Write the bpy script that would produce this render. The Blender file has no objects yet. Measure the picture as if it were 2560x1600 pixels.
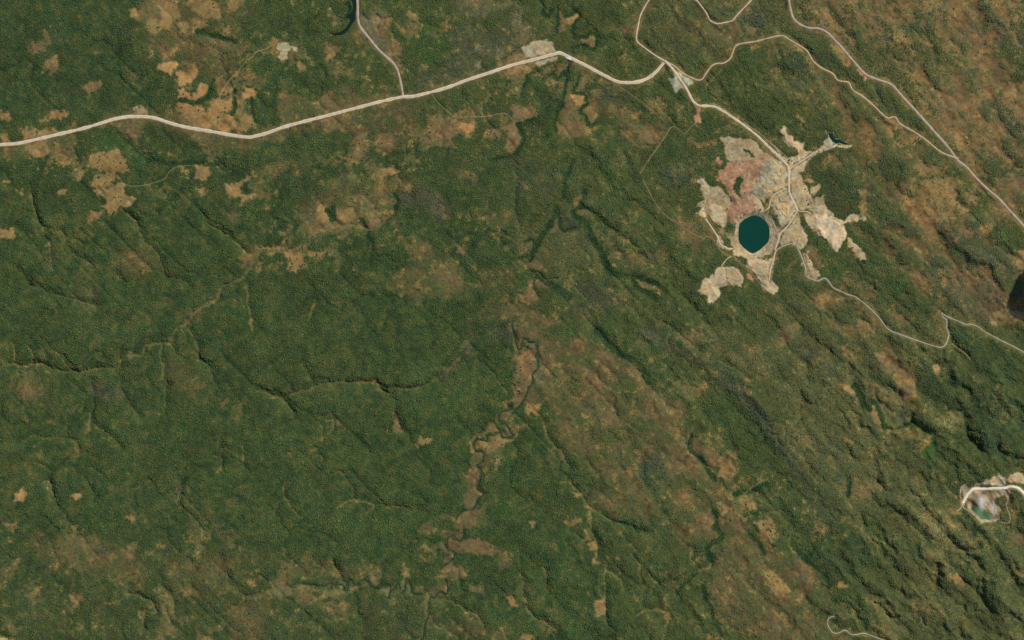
import bpy, math, random
import numpy as np

# ------------------------------------------------------------------ camera, sky, sun, exposure
S = 2.4                       # metres of ground per photograph pixel
CAMH = 20000.0                # survey altitude (m)
SUN_EL, SUN_AZ = 46.0, 48.0   # sun in the north-east (azimuth clockwise from north = +Y)
scene = bpy.context.scene
COL = scene.collection

cam_d = bpy.data.cameras.new('camera')
cam_d.sensor_width = 36.0
cam_d.lens = CAMH * 36.0 / (2560 * S)
cam_d.clip_start = 10.0
cam_d.clip_end = 120000.0
cam = bpy.data.objects.new('camera', cam_d)
cam.location = (0, 0, CAMH)
COL.objects.link(cam)
scene.camera = cam

world = bpy.data.worlds.new('World')
scene.world = world
world.use_nodes = True
wn = world.node_tree.nodes
wl = world.node_tree.links
bg = wn['Background']
sky = wn.new('ShaderNodeTexSky')
sky.sky_type = 'NISHITA'
sky.sun_disc = False
sky.sun_elevation = math.radians(SUN_EL)
sky.sun_rotation = math.radians(SUN_AZ)
sky.altitude = 900
wl.new(sky.outputs[0], bg.inputs[0])
bg.inputs[1].default_value = 0.10

sun_d = bpy.data.lights.new('sun', 'SUN')
sun_d.energy = 4.2
sun_d.angle = math.radians(0.53)
sun_d.color = (1.0, 0.955, 0.88)
sun = bpy.data.objects.new('sun', sun_d)
el, az = math.radians(SUN_EL), math.radians(SUN_AZ)
sun_vec = np.array([math.sin(az) * math.cos(el), math.cos(az) * math.cos(el), math.sin(el)])
from mathutils import Vector
sun.rotation_euler = Vector(sun_vec).to_track_quat('Z', 'Y').to_euler()
sun.location = Vector(sun_vec) * 30000
COL.objects.link(sun)

scene.view_settings.view_transform = 'Standard'
scene.view_settings.look = 'None'
scene.view_settings.gamma = 1.0
scene.view_settings.exposure = 0.0
scene.render.engine = 'CYCLES'
scene.cycles.max_bounces = 10
scene.cycles.diffuse_bounces = 2
scene.cycles.glossy_bounces = 2
scene.cycles.volume_bounces = 10
scene.cycles.transparent_max_bounces = 6
scene.cycles.use_denoising = False

rng = np.random.default_rng(7)
random.seed(7)

# ------------------------------------------------------------------ raster of the place (photo pixels)
MARG, STEP = 160.0, 1.25
NX, NY = int((2560 + 2 * MARG) / STEP), int((1600 + 2 * MARG) / STEP)
gx = (np.arange(NX) * STEP - MARG).astype(np.float32)
gy = (np.arange(NY) * STEP - MARG).astype(np.float32)
GX, GY = np.meshgrid(gx, gy)
_ky = np.fft.fftfreq(NY, STEP)[:, None]
_kx = np.fft.rfftfreq(NX, STEP)[None, :]


def fnoise(seed, lam, ang=None, ratio=1.0):
    """smooth unit-variance noise with features about lam pixels wide; stretched by ratio along ang"""
    w = np.fft.rfft2(np.random.default_rng(seed).standard_normal((NY, NX)))
    if ang is None:
        k2 = (_kx ** 2 + _ky ** 2) * lam ** 2
    else:
        a = math.radians(ang)
        ku = _kx * math.cos(a) + _ky * math.sin(a)
        kv = -_kx * math.sin(a) + _ky * math.cos(a)
        k2 = (ku * lam * ratio) ** 2 + (kv * lam) ** 2
    f = np.exp(-2.2 * k2) * (k2 > 0)
    n = np.fft.irfft2(w * f, s=(NY, NX))
    n /= n.std() + 1e-9
    return n.astype(np.float32)


def lin(c):
    c = np.asarray(c, dtype=np.float64) / 255.0
    return np.where(c <= 0.04045, c / 12.92, ((c + 0.055) / 1.055) ** 2.4)


def sst(a, b, x):
    t = np.clip((x - a) / (b - a), 0, 1)
    return t * t * (3 - 2 * t)


N_wx, N_wy = fnoise(1, 26), fnoise(2, 26)
N_wx2, N_wy2 = fnoise(3, 8), fnoise(4, 8)
WX = GX + 3.0 * N_wx + 1.6 * N_wx2
WY = GY + 3.0 * N_wy + 1.6 * N_wy2
N6, N14, N40, N120 = fnoise(5, 6), fnoise(6, 14), fnoise(7, 40), fnoise(8, 120)
N14b, N40b = fnoise(9, 16), fnoise(10, 55)
N300 = fnoise(11, 300)
NR = fnoise(12, 34, 50, 4.4)      # ridges running north-west to south-east
NR2 = fnoise(13, 15, 50, 4.0)


class Tile:
    def __init__(s, x, y, w, disp=2419.0):
        s.x, s.y, s.k = x, y, w / disp

    def __call__(s, *v):
        a = np.array(v, dtype=np.float64).reshape(-1, 2)
        return a * s.k + (s.x, s.y)


T = {(r, c): Tile(640 * c, 400 * r, 640) for r in range(4) for c in range(4)}
T00, T01, T02, T03 = (T[0, c] for c in range(4))
T10, T11, T12, T13 = (T[1, c] for c in range(4))
T20, T21, T22, T23 = (T[2, c] for c in range(4))
T30, T31, T32, T33 = (T[3, c] for c in range(4))
M1, M2 = Tile(1700, 280, 260, 2420), Tile(1920, 280, 260, 2420)
M3, M4 = Tile(1700, 430, 260, 2420), Tile(1920, 430, 260, 2420)
M5, M6 = Tile(1700, 590, 260, 2420), Tile(1920, 590, 260, 2420)
QP = Tile(2360, 1160, 200, 1890)          # quarry pool
QC, QN, QS = Tile(1024, 640, 1024), Tile(1536, 0, 1024), Tile(1536, 960, 1024)
OV = Tile(0, 0, 2560, 2560)


def cat(*a):
    return np.concatenate(a)


def smooth(p, n=4, closed=False):
    """Catmull-Rom through the traced points"""
    p = np.asarray(p, float)
    m = len(p)
    out = []
    for i in range(m if closed else m - 1):
        if closed:
            a, b, c, d = p[(i - 1) % m], p[i], p[(i + 1) % m], p[(i + 2) % m]
        else:
            a, b, c, d = p[max(i - 1, 0)], p[i], p[i + 1], p[min(i + 2, m - 1)]
        for j in range(n):
            t = j / n
            out.append(0.5 * (2 * b + (c - a) * t + (2 * a - 5 * b + 4 * c - d) * t * t + (3 * b - a - 3 * c + d) * t ** 3))
    if not closed:
        out.append(p[-1])
    return np.array(out)


def resample(p, step):
    seg = np.hypot(*(np.diff(p, axis=0).T))
    s = np.r_[0, np.cumsum(seg)]
    n = max(2, int(s[-1] / step) + 1)
    t = np.linspace(0, s[-1], n)
    return np.c_[np.interp(t, s, p[:, 0]), np.interp(t, s, p[:, 1])], t


def box(x0, x1, y0, y1):
    i0 = int(np.clip((x0 + MARG) / STEP, 0, NX)); i1 = int(np.clip((x1 + MARG) / STEP + 2, 0, NX))
    j0 = int(np.clip((y0 + MARG) / STEP, 0, NY)); j1 = int(np.clip((y1 + MARG) / STEP + 2, 0, NY))
    return slice(j0, j1), slice(i0, i1)


def sdf(p, pad, warp=1.0):
    """signed distance (positive inside) to a polygon, in its padded box"""
    p = np.asarray(p, float)
    e = pad + 14 * warp
    sl = box(p[:, 0].min() - e, p[:, 0].max() + e, p[:, 1].min() - e, p[:, 1].max() + e)
    x = GX[sl] + warp * (WX[sl] - GX[sl])
    y = GY[sl] + warp * (WY[sl] - GY[sl])
    d2 = np.full(x.shape, 1e12, np.float32)
    ins = np.zeros(x.shape, bool)
    n = len(p)
    for i in range(n):
        ax, ay = p[i]
        bx, by = p[(i + 1) % n]
        vx, vy = bx - ax, by - ay
        L = vx * vx + vy * vy + 1e-9
        t = np.clip(((x - ax) * vx + (y - ay) * vy) / L, 0, 1)
        d2 = np.minimum(d2, (x - ax - t * vx) ** 2 + (y - ay - t * vy) ** 2)
        if abs(by - ay) > 1e-9:
            ins ^= ((ay > y) != (by > y)) & (x < vx * (y - ay) / vy + ax)
    d = np.sqrt(d2)
    return sl, np.where(ins, d, -d)


def pdist(p, maxd, warp=0.0):
    """distance to a polyline and arc length of the nearest point"""
    p = np.asarray(p, float)
    sl = box(p[:, 0].min() - maxd, p[:, 0].max() + maxd, p[:, 1].min() - maxd, p[:, 1].max() + maxd)
    jo, io = sl[0].start, sl[1].start
    shp = GX[sl].shape
    D = np.full(shp, 1e6, np.float32)
    A = np.zeros(shp, np.float32)
    s0 = 0.0
    for i in range(len(p) - 1):
        (ax, ay), (bx, by) = p[i], p[i + 1]
        b = box(min(ax, bx) - maxd, max(ax, bx) + maxd, min(ay, by) - maxd, max(ay, by) + maxd)
        ln = math.hypot(bx - ax, by - ay)
        x = GX[b] + warp * (WX[b] - GX[b])
        y = GY[b] + warp * (WY[b] - GY[b])
        if x.size:
            t = np.clip(((x - ax) * (bx - ax) + (y - ay) * (by - ay)) / (ln * ln + 1e-9), 0, 1)
            d = np.hypot(x - ax - t * (bx - ax), y - ay - t * (by - ay))
            q = (slice(b[0].start - jo, b[0].stop - jo), slice(b[1].start - io, b[1].stop - io))
            m = d < D[q]
            D[q][m] = d[m]
            A[q][m] = (s0 + t * ln)[m]
        s0 += ln
    return sl, D, A


def samp(R, x, y):
    """bilinear sample of a raster at photo pixels"""
    fx = np.clip((np.asarray(x, float) + MARG) / STEP, 0, NX - 1.001)
    fy = np.clip((np.asarray(y, float) + MARG) / STEP, 0, NY - 1.001)
    i, j = fx.astype(int), fy.astype(int)
    u, v = fx - i, fy - j
    if R.ndim == 3:
        u, v = u[..., None], v[..., None]
    return (R[j, i] * (1 - u) + R[j, i + 1] * u) * (1 - v) + (R[j + 1, i] * (1 - u) + R[j + 1, i + 1] * u) * v


NR = samp(NR, GX + 7 * N40 + 2 * N14, GY + 7 * N40b + 2 * N14b).astype(np.float32)
NR2 = samp(NR2, GX + 4 * N14, GY + 4 * N14b).astype(np.float32)


def wxy(x, y):
    return (np.asarray(x) - 1280.0) * S, (800.0 - np.asarray(y)) * S


# ------------------------------------------------------------------ colours of the place (sRGB as seen on flat sunlit ground)
GK = 1.0                      # flat ground: albedo -> rendered value
PAL = {
    'litter': (54, 70, 36), 'vale': (94, 94, 54), 'grass': (74, 80, 43), 'olive': (100, 97, 59), 'ntan': (118, 101, 66), 'brown': (110, 92, 59), 'dbrown': (96, 81, 54),
    'tan': (150, 118, 72), 'tano': (150, 116, 70), 'otan': (133, 109, 67), 'pale': (156, 140, 102), 'ash': (88, 86, 64),
    'mtan': (167, 147, 110), 'mgrass': (153, 135, 100), 'mgrey': (149, 136, 106), 'mred': (152, 116, 86), 'mbrown': (150, 116, 86),
    'mlight': (184, 163, 127), 'mpale': (173, 154, 117), 'mor': (196, 148, 82), 'ored': (164, 118, 84), 'marsh': (56, 80, 40),
    'pad': (164, 148, 112), 'gpad': (150, 150, 122), 'shore': (165, 140, 103), 'bank': (156, 138, 104), 'mdark': (74, 66, 48),
    'yel': (146, 132, 80), 'green': (62, 86, 42), 'savan': (104, 87, 56), 'savol': (94, 86, 52), 'ogrey': (106, 98, 72),
}
CAN = {   # canopy albedos
    'wood': (0.057, 0.087, 0.027), 'dark': (0.044, 0.074, 0.027), 'deep': (0.051, 0.088, 0.026), 'gal': (0.020, 0.050, 0.017), 'bright': (0.050, 0.096, 0.026), 'olive': (0.078, 0.093, 0.036),
    'grey': (0.073, 0.077, 0.048), 'dgrey': (0.052, 0.063, 0.038), 'teal': (0.042, 0.063, 0.036), 'brown': (0.090, 0.080, 0.042), 'yel': (0.110, 0.115, 0.044),
}

GC = np.empty((NY, NX, 3), np.float32); GC[:] = lin(PAL['litter']) * GK     # ground colour
CC = np.empty((NY, NX, 3), np.float32); CC[:] = CAN['wood']                 # canopy colour
DN = np.full((NY, NX), 0.96, np.float32)                                    # tree cover


def area(col, dens, pts, f=4.0, w=1.0, can=None, warp=1.0, noisy=0.0):
    """clearing, field or wood with a soft edge"""
    if can in ('grey', 'dgrey', 'teal'):
        f, noisy, w = f * 1.6, max(noisy, 7), w * 0.8
    if col and dens is not None and 0.25 < dens < 0.8:
        w *= 0.74
        f *= 1.3
    sl, d = sdf(pts, f * 2 + 2 * noisy, warp)
    if d.size == 0:
        return
    if dens is not None and dens < 0.3 and warp > 0.9:
        d = d + 2.4 + 1.7 * N6[sl] + 1.0 * N14[sl]
        f *= 1.15
    elif warp <= 0.6:
        d = d + 0.9 + 0.9 * N6[sl]
    if noisy:
        d = d + noisy * (0.7 * N14[sl] + 0.5 * N6[sl])
    m = sst(-f, f, d) * w
    if col:
        GC[sl] += (lin(PAL[col]) * GK - GC[sl]) * m[..., None]
    if dens is not None:
        DN[sl] += (dens - DN[sl]) * m
    if can:
        CC[sl] += (np.array(CAN[can]) - CC[sl]) * m[..., None]


def band(col, dens, pts, half, f=3.0, w=1.0, can=None, warp=0.6, sm=True):
    p = smooth(pts) if sm else np.asarray(pts)
    sl, d, _ = pdist(p, half + f + 10, warp)
    m = sst(half + f, half - f, d) * w
    if col:
        GC[sl] += (lin(PAL[col]) * GK - GC[sl]) * m[..., None]
    if dens is not None:
        DN[sl] += (dens - DN[sl]) * m
    if can:
        CC[sl] += (np.array(CAN[can]) - CC[sl]) * m[..., None]


# --- broad zones
area('grass', 0.88, OV(700, -200, 2900, -200, 2900, 1900, 1650, 1900, 1500, 1250, 1330, 900, 1300, 420, 900, 330), 60)
area('litter', 0.97, OV(-200, -200, 330, -200, 330, 250, 260, 290, -200, 330), 30, can='dark', w=0.6)
area('grass', 0.86, OV(-200, 1390, 300, 1330, 620, 1360, 960, 1440, 1090, 1500, 1090, 1800, -200, 1800), 40, can='olive', w=0.35)
area('ntan', 0.56, OV(1990, -200, 2900, -200, 2900, 900, 2600, 560, 2360, 360, 2180, 180, 2010, 60), 25, can='olive', w=1.2)
area('olive', 0.72, OV(1560, -200, 2000, -200, 2020, 70, 2200, 220, 2350, 380, 2120, 300, 1960, 90, 1840, 110, 1760, 190, 1640, 130, 1600, 60), 25, can='olive', w=0.7)
area('grass', 0.82, OV(2000, 300, 2140, 270, 2330, 380, 2420, 520, 2560, 700, 2560, 780, 2350, 760, 2200, 640, 2080, 470), 30, can='olive', w=0.8)
area('olive', 0.76, OV(1960, 740, 2200, 700, 2380, 860, 2300, 1100, 2200, 1180, 2060, 1180, 1930, 1010, 1850, 900), 40, can='olive', w=0.8)
area('olive', 0.80, OV(1930, 1050, 2170, 1110, 2320, 1180, 2330, 1260, 2220, 1290, 2080, 1300, 2010, 1200), 40, can='olive', w=0.6)
area('grass', 0.85, OV(1480, 420, 1720, 560, 1760, 720, 1900, 900, 1800, 980, 1600, 860, 1440, 650), 40, can='wood')
area('olive', 0.84, OV(2280, 1170, 2560, 1320, 2560, 1600, 2300, 1600, 2250, 1500, 2200, 1250), 40, can='olive', w=0.5)
area(None, None, OV(960, 700, 1300, 700, 1300, 1350, 1150, 1500, 940, 1400), 60, can='deep', w=0.7)
area(None, None, OV(1290, 1290, 1540, 1290, 1660, 1480, 1600, 1600, 1280, 1600), 50, can='deep', w=0.7)
area(None, None, OV(420, 1010, 1080, 1010, 1080, 1400, 420, 1340), 60, can='deep', w=0.35)

# --- how strongly open brown ground breaks the woodland up
MOT = np.full((NY, NX), 0.20, np.float32)


def mottle(v, pts, f=40):
    sl, d = sdf(pts, f * 2, 1.0)
    m = sst(-f, f, d)
    MOT[sl] += (v - MOT[sl]) * m


mottle(0.85, OV(340, -200, 1420, -200, 1420, 420, 900, 420, 620, 330, 330, 330))
mottle(0.7, OV(-200, 290, 640, 330, 640, 480, 350, 470, -200, 420), 25)
mottle(0.65, OV(600, 420, 1000, 380, 1000, 640, 800, 720, 600, 660))
mottle(0.6, OV(-200, 1350, 500, 1330, 700, 1400, 1080, 1450, 1080, 1800, -200, 1800))
mottle(0.5, OV(1300, -200, 2900, -200, 2900, 700, 2300, 700, 2150, 500, 1950, 400, 1700, 330, 1300, 400))
mottle(0.38, OV(1150, 420, 1700, 420, 1750, 700, 2000, 720, 2500, 780, 2400, 1100, 2560, 1600, 1600, 1600, 1300, 1000, 1100, 700))
mottle(0.62, OV(1990, -200, 2900, -200, 2900, 900, 2600, 560, 2360, 360, 2180, 180, 2010, 60), 25)
mottle(0.28, OV(2150, 1000, 2700, 1000, 2700, 1700, 2200, 1700, 2130, 1350), 50)
mottle(0.1, OV(680, 700, 1180, 760, 1160, 1380, 680, 1380), 50)
mottle(0.1, OV(-200, -200, 320, -200, 320, 250, -200, 250), 30)
# --- row 1: tile 0
area('brown', 0.66, T00(1330, 0, 2419, 0, 2419, 100, 2200, 420, 2260, 700, 2000, 760, 1650, 640, 1350, 560, 1380, 300, 1280, 120), 20)
for p in ([1480, 0, 1640, 0, 1690, 140, 1640, 200, 1580, 270, 1500, 240, 1510, 150], [1420, 200, 1470, 190, 1490, 250, 1500, 310, 1450, 320, 1420, 260],
          [1750, 0, 2000, 0, 2080, 80, 2090, 190, 1950, 150, 1900, 120, 1800, 80], [1800, 250, 1840, 160, 1940, 170, 1940, 240, 1860, 290],
          [1690, 230, 1760, 220, 1780, 320, 1740, 320], [2120, 270, 2180, 250, 2190, 310, 2130, 320], [1540, 500, 1660, 420, 1670, 450, 1580, 560, 1545, 570],
          [1400, 480, 1450, 480, 1465, 530, 1410, 530], [1220, 100, 1280, 90, 1340, 150, 1230, 140], [2150, 0, 2300, 0, 2250, 60, 2180, 80]):
    area('otan', 0.14, T00(*p), 5)
for p in ([1510, 600, 1660, 595, 1665, 640, 1610, 690, 1510, 650], [1680, 680, 1830, 640, 1840, 700, 1800, 780, 1690, 810],
          [1680, 850, 1760, 840, 1790, 880, 1840, 850, 1890, 790, 1960, 780, 1970, 840, 1830, 950, 1800, 1020, 1700, 1010, 1690, 930],
          [2080, 1090, 2200, 1080, 2240, 1180, 2240, 1250, 2100, 1240], [2300, 840, 2419, 830, 2419, 910, 2310, 930]):
    area('tan', 0.03, T00(*p), 3.5)
area('tan', 0.12, T00(1690, 1010, 1830, 1000, 1900, 1000, 1980, 1060, 2000, 930, 2060, 940, 2200, 940, 2200, 1030, 2130, 1080, 2100, 1240, 2000, 1230, 1850, 1200, 1700, 1170), 6)
area('otan', 0.12, T00(2000, 740, 2100, 740, 2130, 790, 2180, 800, 2200, 880, 2100, 900, 2060, 850), 4)
area('dbrown', 0.1, T00(2060, 760, 2120, 760, 2140, 800, 2100, 860, 2060, 810), 3)
area('otan', 0.2, T00(2270, 950, 2310, 930, 2300, 1050, 2419, 1100, 2419, 1240, 2260, 1240), 5)
area('tan', 0.06, T00(2200, 1000, 2240, 930, 2260, 1060, 2240, 1120), 3)
for p in ([400, 280, 460, 280, 460, 390, 410, 400], [290, 400, 400, 380, 410, 460, 350, 490, 290, 480], [450, 560, 540, 550, 540, 620, 500, 700, 430, 680], [810, 830, 910, 740, 960, 780, 850, 890]):
    area('brown', 0.12, T00(*p), 3)
area('grass', 0.5, T00(670, 140, 780, 130, 860, 170, 800, 210, 700, 190), 4)
area('green', 0.3, T00(840, 500, 920, 490, 1060, 470, 1040, 500, 900, 530), 3)
for p in ([0, 1040, 80, 1060, 90, 1130, 30, 1150, 0, 1130], [220, 1220, 310, 1210, 340, 1310, 220, 1330], [350, 1260, 420, 1220, 520, 1200, 540, 1250, 360, 1320],
          [270, 1350, 480, 1310, 470, 1440, 340, 1480, 280, 1440], [0, 1260, 70, 1240, 80, 1340, 0, 1350], [560, 1040, 620, 1040, 610, 1110, 400, 1130, 450, 1080]):
    area('otan', 0.1, T00(*p), 4)
area('brown', 0.35, T00(-100, 1380, 270, 1370, 280, 1450, 250, 1512, -100, 1512), 6)
area('dbrown', 0.25, T00(1100, 1170, 1280, 1150, 1320, 1230, 1280, 1400, 1200, 1300), 6)
area('pale', 0.1, T00(1280, 1010, 1370, 1010, 1370, 1070, 1280, 1080), 4)
area('brown', 0.45, T00(950, 1060, 1700, 1040, 2100, 1300, 2419, 1320, 2419, 1420, 2100, 1420, 1700, 1260, 1400, 1160, 1000, 1190), 10)
area('brown', 0.2, T00(1000, 1450, 1060, 1430, 1070, 1500, 1000, 1500), 3)
area('brown', 0.4, T00(400, 1320, 700, 1280, 700, 1500, 540, 1512), 6)
area('green', 0.9, T00(850, 1420, 1000, 1280, 1200, 1330, 1280, 1430, 1200, 1512, 900, 1512), 10, can='bright')
# tile 1
area('dbrown', 0.45, T01(0, 1300, 800, 1080, 1480, 930, 1650, 900, 1600, 1000, 1500, 1100, 1560, 1170, 1480, 1300, 1280, 1380, 1100, 1300, 1050, 1500, 880, 1500, 950, 1280, 700, 1230, 400, 1250, 0, 1380), 10)
area('brown', 0.18, T01(950, 1290, 1050, 1280, 1060, 1400, 1000, 1512, 900, 1512), 5)
area('brown', 0.18, T01(1200, 1250, 1290, 1290, 1340, 1400, 1200, 1440, 1150, 1380), 5)
area('brown', 0.42, T01(210, 890, 300, 880, 560, 930, 850, 800, 1000, 900, 1380, 900, 1000, 1000, 250, 1180, 210, 1000), 8)
area('brown', 0.15, T01(1630, 1090, 1780, 1110, 2060, 1170, 2050, 1250, 1900, 1280, 1700, 1290, 1640, 1230), 5)
area('tano', 0.03, T01(1930, 1165, 2060, 1165, 2055, 1240, 1980, 1245, 1925, 1200), 2.5, warp=0.4)
area('brown', 0.2, T01(2200, 1220, 2350, 1200, 2300, 1300, 2150, 1330), 5)
area('ogrey', 0.25, T01(1000, 120, 1220, 100, 1240, 180, 1160, 250, 1200, 400, 1380, 440, 1330, 540, 1240, 520, 1100, 370, 1010, 270), 6)
area('brown', 0.2, T01(1200, 200, 1260, 210, 1250, 340, 1380, 420, 1340, 520, 1250, 460, 1180, 330), 5)
area('brown', 0.3, T01(930, 260, 1000, 260, 1080, 400, 1000, 430, 930, 340), 6)
area('otan', 0.1, T01(1420, 120, 1480, 130, 1550, 160, 1540, 200, 1450, 180), 3)
area('pale', 0.05, T01(2080, 420, 2120, 410, 2160, 480, 2110, 510, 2080, 490), 3)
area('pale', 0.1, T01(2080, 600, 2115, 590, 2110, 640, 2060, 680), 3)
area('ash', 0.72, T01(1850, 330, 2000, 220, 2200, 330, 2419, 300, 2419, 560, 2200, 600, 2000, 720, 1700, 800, 1480, 850, 1500, 760, 1800, 600, 1850, 500), 14, can='grey')
area('ash', 0.7, T02(-20, 120, 120, 100, 130, 230, 250, 330, 200, 400, 100, 430, -20, 480), 10, can='grey')
area('pale', 0.45, T02(20, 130, 110, 120, 130, 230, 60, 260, 0, 220), 6, w=0.6, can='grey')
area('pale', 0.4, T01(2200, 430, 2330, 420, 2350, 500, 2200, 540), 8, w=0.5)
area('otan', 0.05, T01(690, 500, 750, 500, 745, 565, 690, 570), 3)
area('brown', 0.15, T01(630, 430, 760, 420, 760, 490, 640, 490), 4)
area('brown', 0.2, T01(850, 660, 915, 670, 900, 720, 855, 710), 3)
area('otan', 0.2, T01(400, 620, 470, 590, 480, 640, 420, 660), 4)
area('pale', 0.05, T01(190, 420, 240, 405, 310, 405, 335, 450, 325, 480, 300, 480, 285, 490, 295, 545, 262, 578, 222, 560, 230, 485, 195, 460), 2.5, warp=0.4)
area('pale', 0.05, T01(330, 440, 390, 445, 395, 480, 370, 480, 330, 460), 2, warp=0.4)
area(None, 0.97, T01(1260, 230, 1560, 180, 1750, 300, 1850, 480, 1750, 620, 1560, 640, 1400, 480, 1260, 330), 12, can='bright')
area(None, 0.98, T01(550, 0, 860, 0, 880, 80, 720, 150, 690, 280, 600, 250, 480, 150), 10, can='deep')
area('ogrey', 0.4, T01(1850, 0, 2300, 0, 2419, 40, 2200, 160, 1950, 180), 10)
area('olive', 0.3, T01(2080, 20, 2400, 0, 2419, 60, 2200, 110), 6)
area('ash', 0.3, T01(730, 150, 860, 170, 860, 230, 740, 220), 5, can='grey')
# tile 2
area('pad', 0.0, T02(95, 460, 160, 430, 200, 400, 330, 380, 390, 400, 410, 470, 380, 500, 190, 545, 120, 540), 2.5, warp=0.6)
area('pad', 0.0, T02(190, 590, 430, 535, 445, 575, 330, 590, 260, 625, 210, 610), 2.5, warp=0.6)
area('otan', 0.15, T02(-60, 560, 110, 500, 190, 620, 180, 660, 0, 670, -60, 650), 5)
area('gpad', 0.0, T02(1480, 750, 1550, 740, 1560, 690, 1600, 680, 1710, 760, 1700, 790, 1640, 810, 1590, 830, 1530, 860, 1515, 820), 2.5, warp=0.6)
area('tan', 0.04, T02(520, 190, 560, 170, 615, 140, 600, 200, 560, 240), 3)
for p in ([440, 90, 490, 160, 540, 250, 470, 310, 430, 300], [640, 370, 770, 340, 770, 440, 650, 420], [1020, 280, 1170, 250, 1170, 320, 1060, 320],
          [700, 960, 790, 940, 780, 1150, 720, 1160, 690, 1070], [1030, 1040, 1200, 1050, 1190, 1110, 1020, 1120], [0, 1010, 200, 1040, 220, 1110, 60, 1180, 0, 1160],
          [-40, 1200, 60, 1190, 100, 1260, 90, 1350, 0, 1420, -60, 1420], [300, 650, 370, 640, 360, 720, 300, 730], [420, 620, 510, 610, 470, 680, 430, 720],
          [750, 850, 860, 850, 850, 900, 770, 910], [600, 740, 660, 680, 720, 720, 680, 880, 610, 870]):
    area('brown', 0.12, T02(*p), 4)
area('brown', 0.4, T02(520, 800, 560, 780, 720, 900, 1100, 1010, 1200, 1150, 1450, 1170, 1400, 1400, 1150, 1420, 1100, 1250, 880, 1060, 640, 1060, 430, 1180, 470, 1000), 10)
area('tan', 0.05, T02(570, 920, 620, 890, 690, 900, 690, 950, 620, 980), 3)
area('brown', 0.25, T02(430, 1180, 700, 1150, 720, 1290, 450, 1270), 6)
area('brown', 0.2, T02(1200, 1270, 1400, 1250, 1380, 1360, 1200, 1340), 5)
area('brown', 0.2, T02(1580, 1050, 1630, 1060, 1620, 1110, 1580, 1100), 4)
area('brown', 0.5, T02(1020, 240, 1180, 150, 1180, 360, 900, 300), 10)
area('dbrown', 0.5, T02(1600, 250, 2100, 200, 2150, 380, 2000, 400, 1800, 330), 14, can='olive')
area('ash', 0.85, T02(2160, 150, 2300, 60, 2419, 100, 2419, 300, 2280, 260), 8, can='dgrey')
area('brown', 0.15, T02(2180, 240, 2290, 260, 2260, 340, 2180, 300), 5)
area('ogrey', 0.3, T02(1880, 80, 2000, 80, 2060, 180, 1960, 200), 6, can='grey')
area(None, 0.98, T02(240, 830, 480, 800, 480, 900, 440, 1020, 400, 1130, 400, 1250, 330, 1330, 180, 1300, 150, 1200, 220, 1120, 260, 1000, 250, 900), 6, can='gal', w=0.7)
area(None, 0.97, T02(840, 330, 1170, 380, 1280, 480, 1100, 560, 840, 540, 780, 420), 12, can='deep')
area(None, 0.97, T02(1230, 1420, 1480, 1300, 1760, 1330, 1950, 1420, 2000, 1512, 1230, 1512), 10, can='dark')
area(None, 0.93, T02(820, 780, 1000, 800, 1180, 960, 1080, 1000, 840, 900), 8, can='dgrey')
area('ored', 0.02, T02(1735, 1000, 1780, 1000, 1772, 1080, 1795, 1110, 1785, 1150, 1735, 1158, 1722, 1120, 1745, 1070), 2.2, warp=0.4)
area('olive', 0.5, T02(1400, 560, 1460, 560, 1380, 760, 1180, 800, 1330, 690), 5)
# tile 3
for p in ([1260, 290, 1350, 290, 1340, 370, 1230, 390, 1180, 350], [1470, 0, 1600, 0, 1590, 80, 1480, 120], [1760, 120, 1850, 120, 1810, 200], [1660, 430, 1740, 420, 1790, 500, 1720, 520, 1670, 490],
          [1990, 310, 2040, 310, 2120, 450, 2070, 470], [1800, 560, 2020, 520, 2020, 600, 1850, 650], [1440, 990, 1520, 980, 1520, 1060, 1450, 1070], [1940, 880, 2060, 800, 2080, 870, 1980, 1050, 1960, 1120],
          [2250, 820, 2340, 810, 2340, 900, 2250, 900], [400, 50, 560, 80, 690, 300, 580, 250, 480, 130], [1740, 350, 1830, 340, 1820, 400], [2050, 0, 2200, 0, 2180, 60, 2060, 60],
          [1480, 760, 1540, 760, 1550, 800, 1500, 800], [2260, 380, 2360, 380, 2340, 440, 2290, 420], [1750, 1260, 1830, 1250, 1840, 1390, 1790, 1400], [2250, 190, 2340, 180, 2340, 260, 2260, 250]):
    area('otan', 0.16, T03(*p), 6, noisy=3)
area('olive', 0.4, T03(1600, 300, 1900, 420, 2080, 560, 2050, 900, 1850, 1000, 1740, 800, 1640, 560), 25, w=0.7)
area('otan', 0.3, T03(1560, 260, 1660, 340, 1690, 470, 1640, 460, 1560, 360), 8)
area('otan', 0.12, T03(600, 440, 680, 440, 820, 620, 760, 620), 5)
area('ored', 0.02, T03(850, 680, 900, 690, 945, 745, 890, 735), 3)
area('brown', 0.42, T03(880, 1180, 1250, 1130, 1420, 1250, 1560, 1340, 1450, 1512, 980, 1512, 880, 1400), 12, noisy=4)
area('otan', 0.1, T03(1250, 1330, 1400, 1260, 1430, 1300, 1280, 1380), 5)
area('otan', 0.12, T03(1120, 1200, 1240, 1130, 1270, 1180, 1150, 1260), 5)
area(None, 0.96, T03(130, 470, 400, 480, 520, 650, 480, 720, 400, 760, 280, 680, 100, 620), 8, can='dark')
area(None, 0.97, T03(290, 600, 420, 590, 500, 660, 440, 740, 370, 760, 300, 690), 6, can='teal')
area(None, 0.95, T03(440, 420, 560, 470, 780, 640, 760, 780, 640, 740, 480, 620), 6, can='dark')
area('ash', 0.8, T03(2100, 150, 2250, 230, 2400, 450, 2300, 500, 2100, 400, 2050, 250), 12, can='dgrey')
area('ash', 0.8, T03(1800, 200, 2000, 180, 2060, 300, 1900, 480, 1800, 420), 15, can='dgrey', w=0.6)
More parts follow.
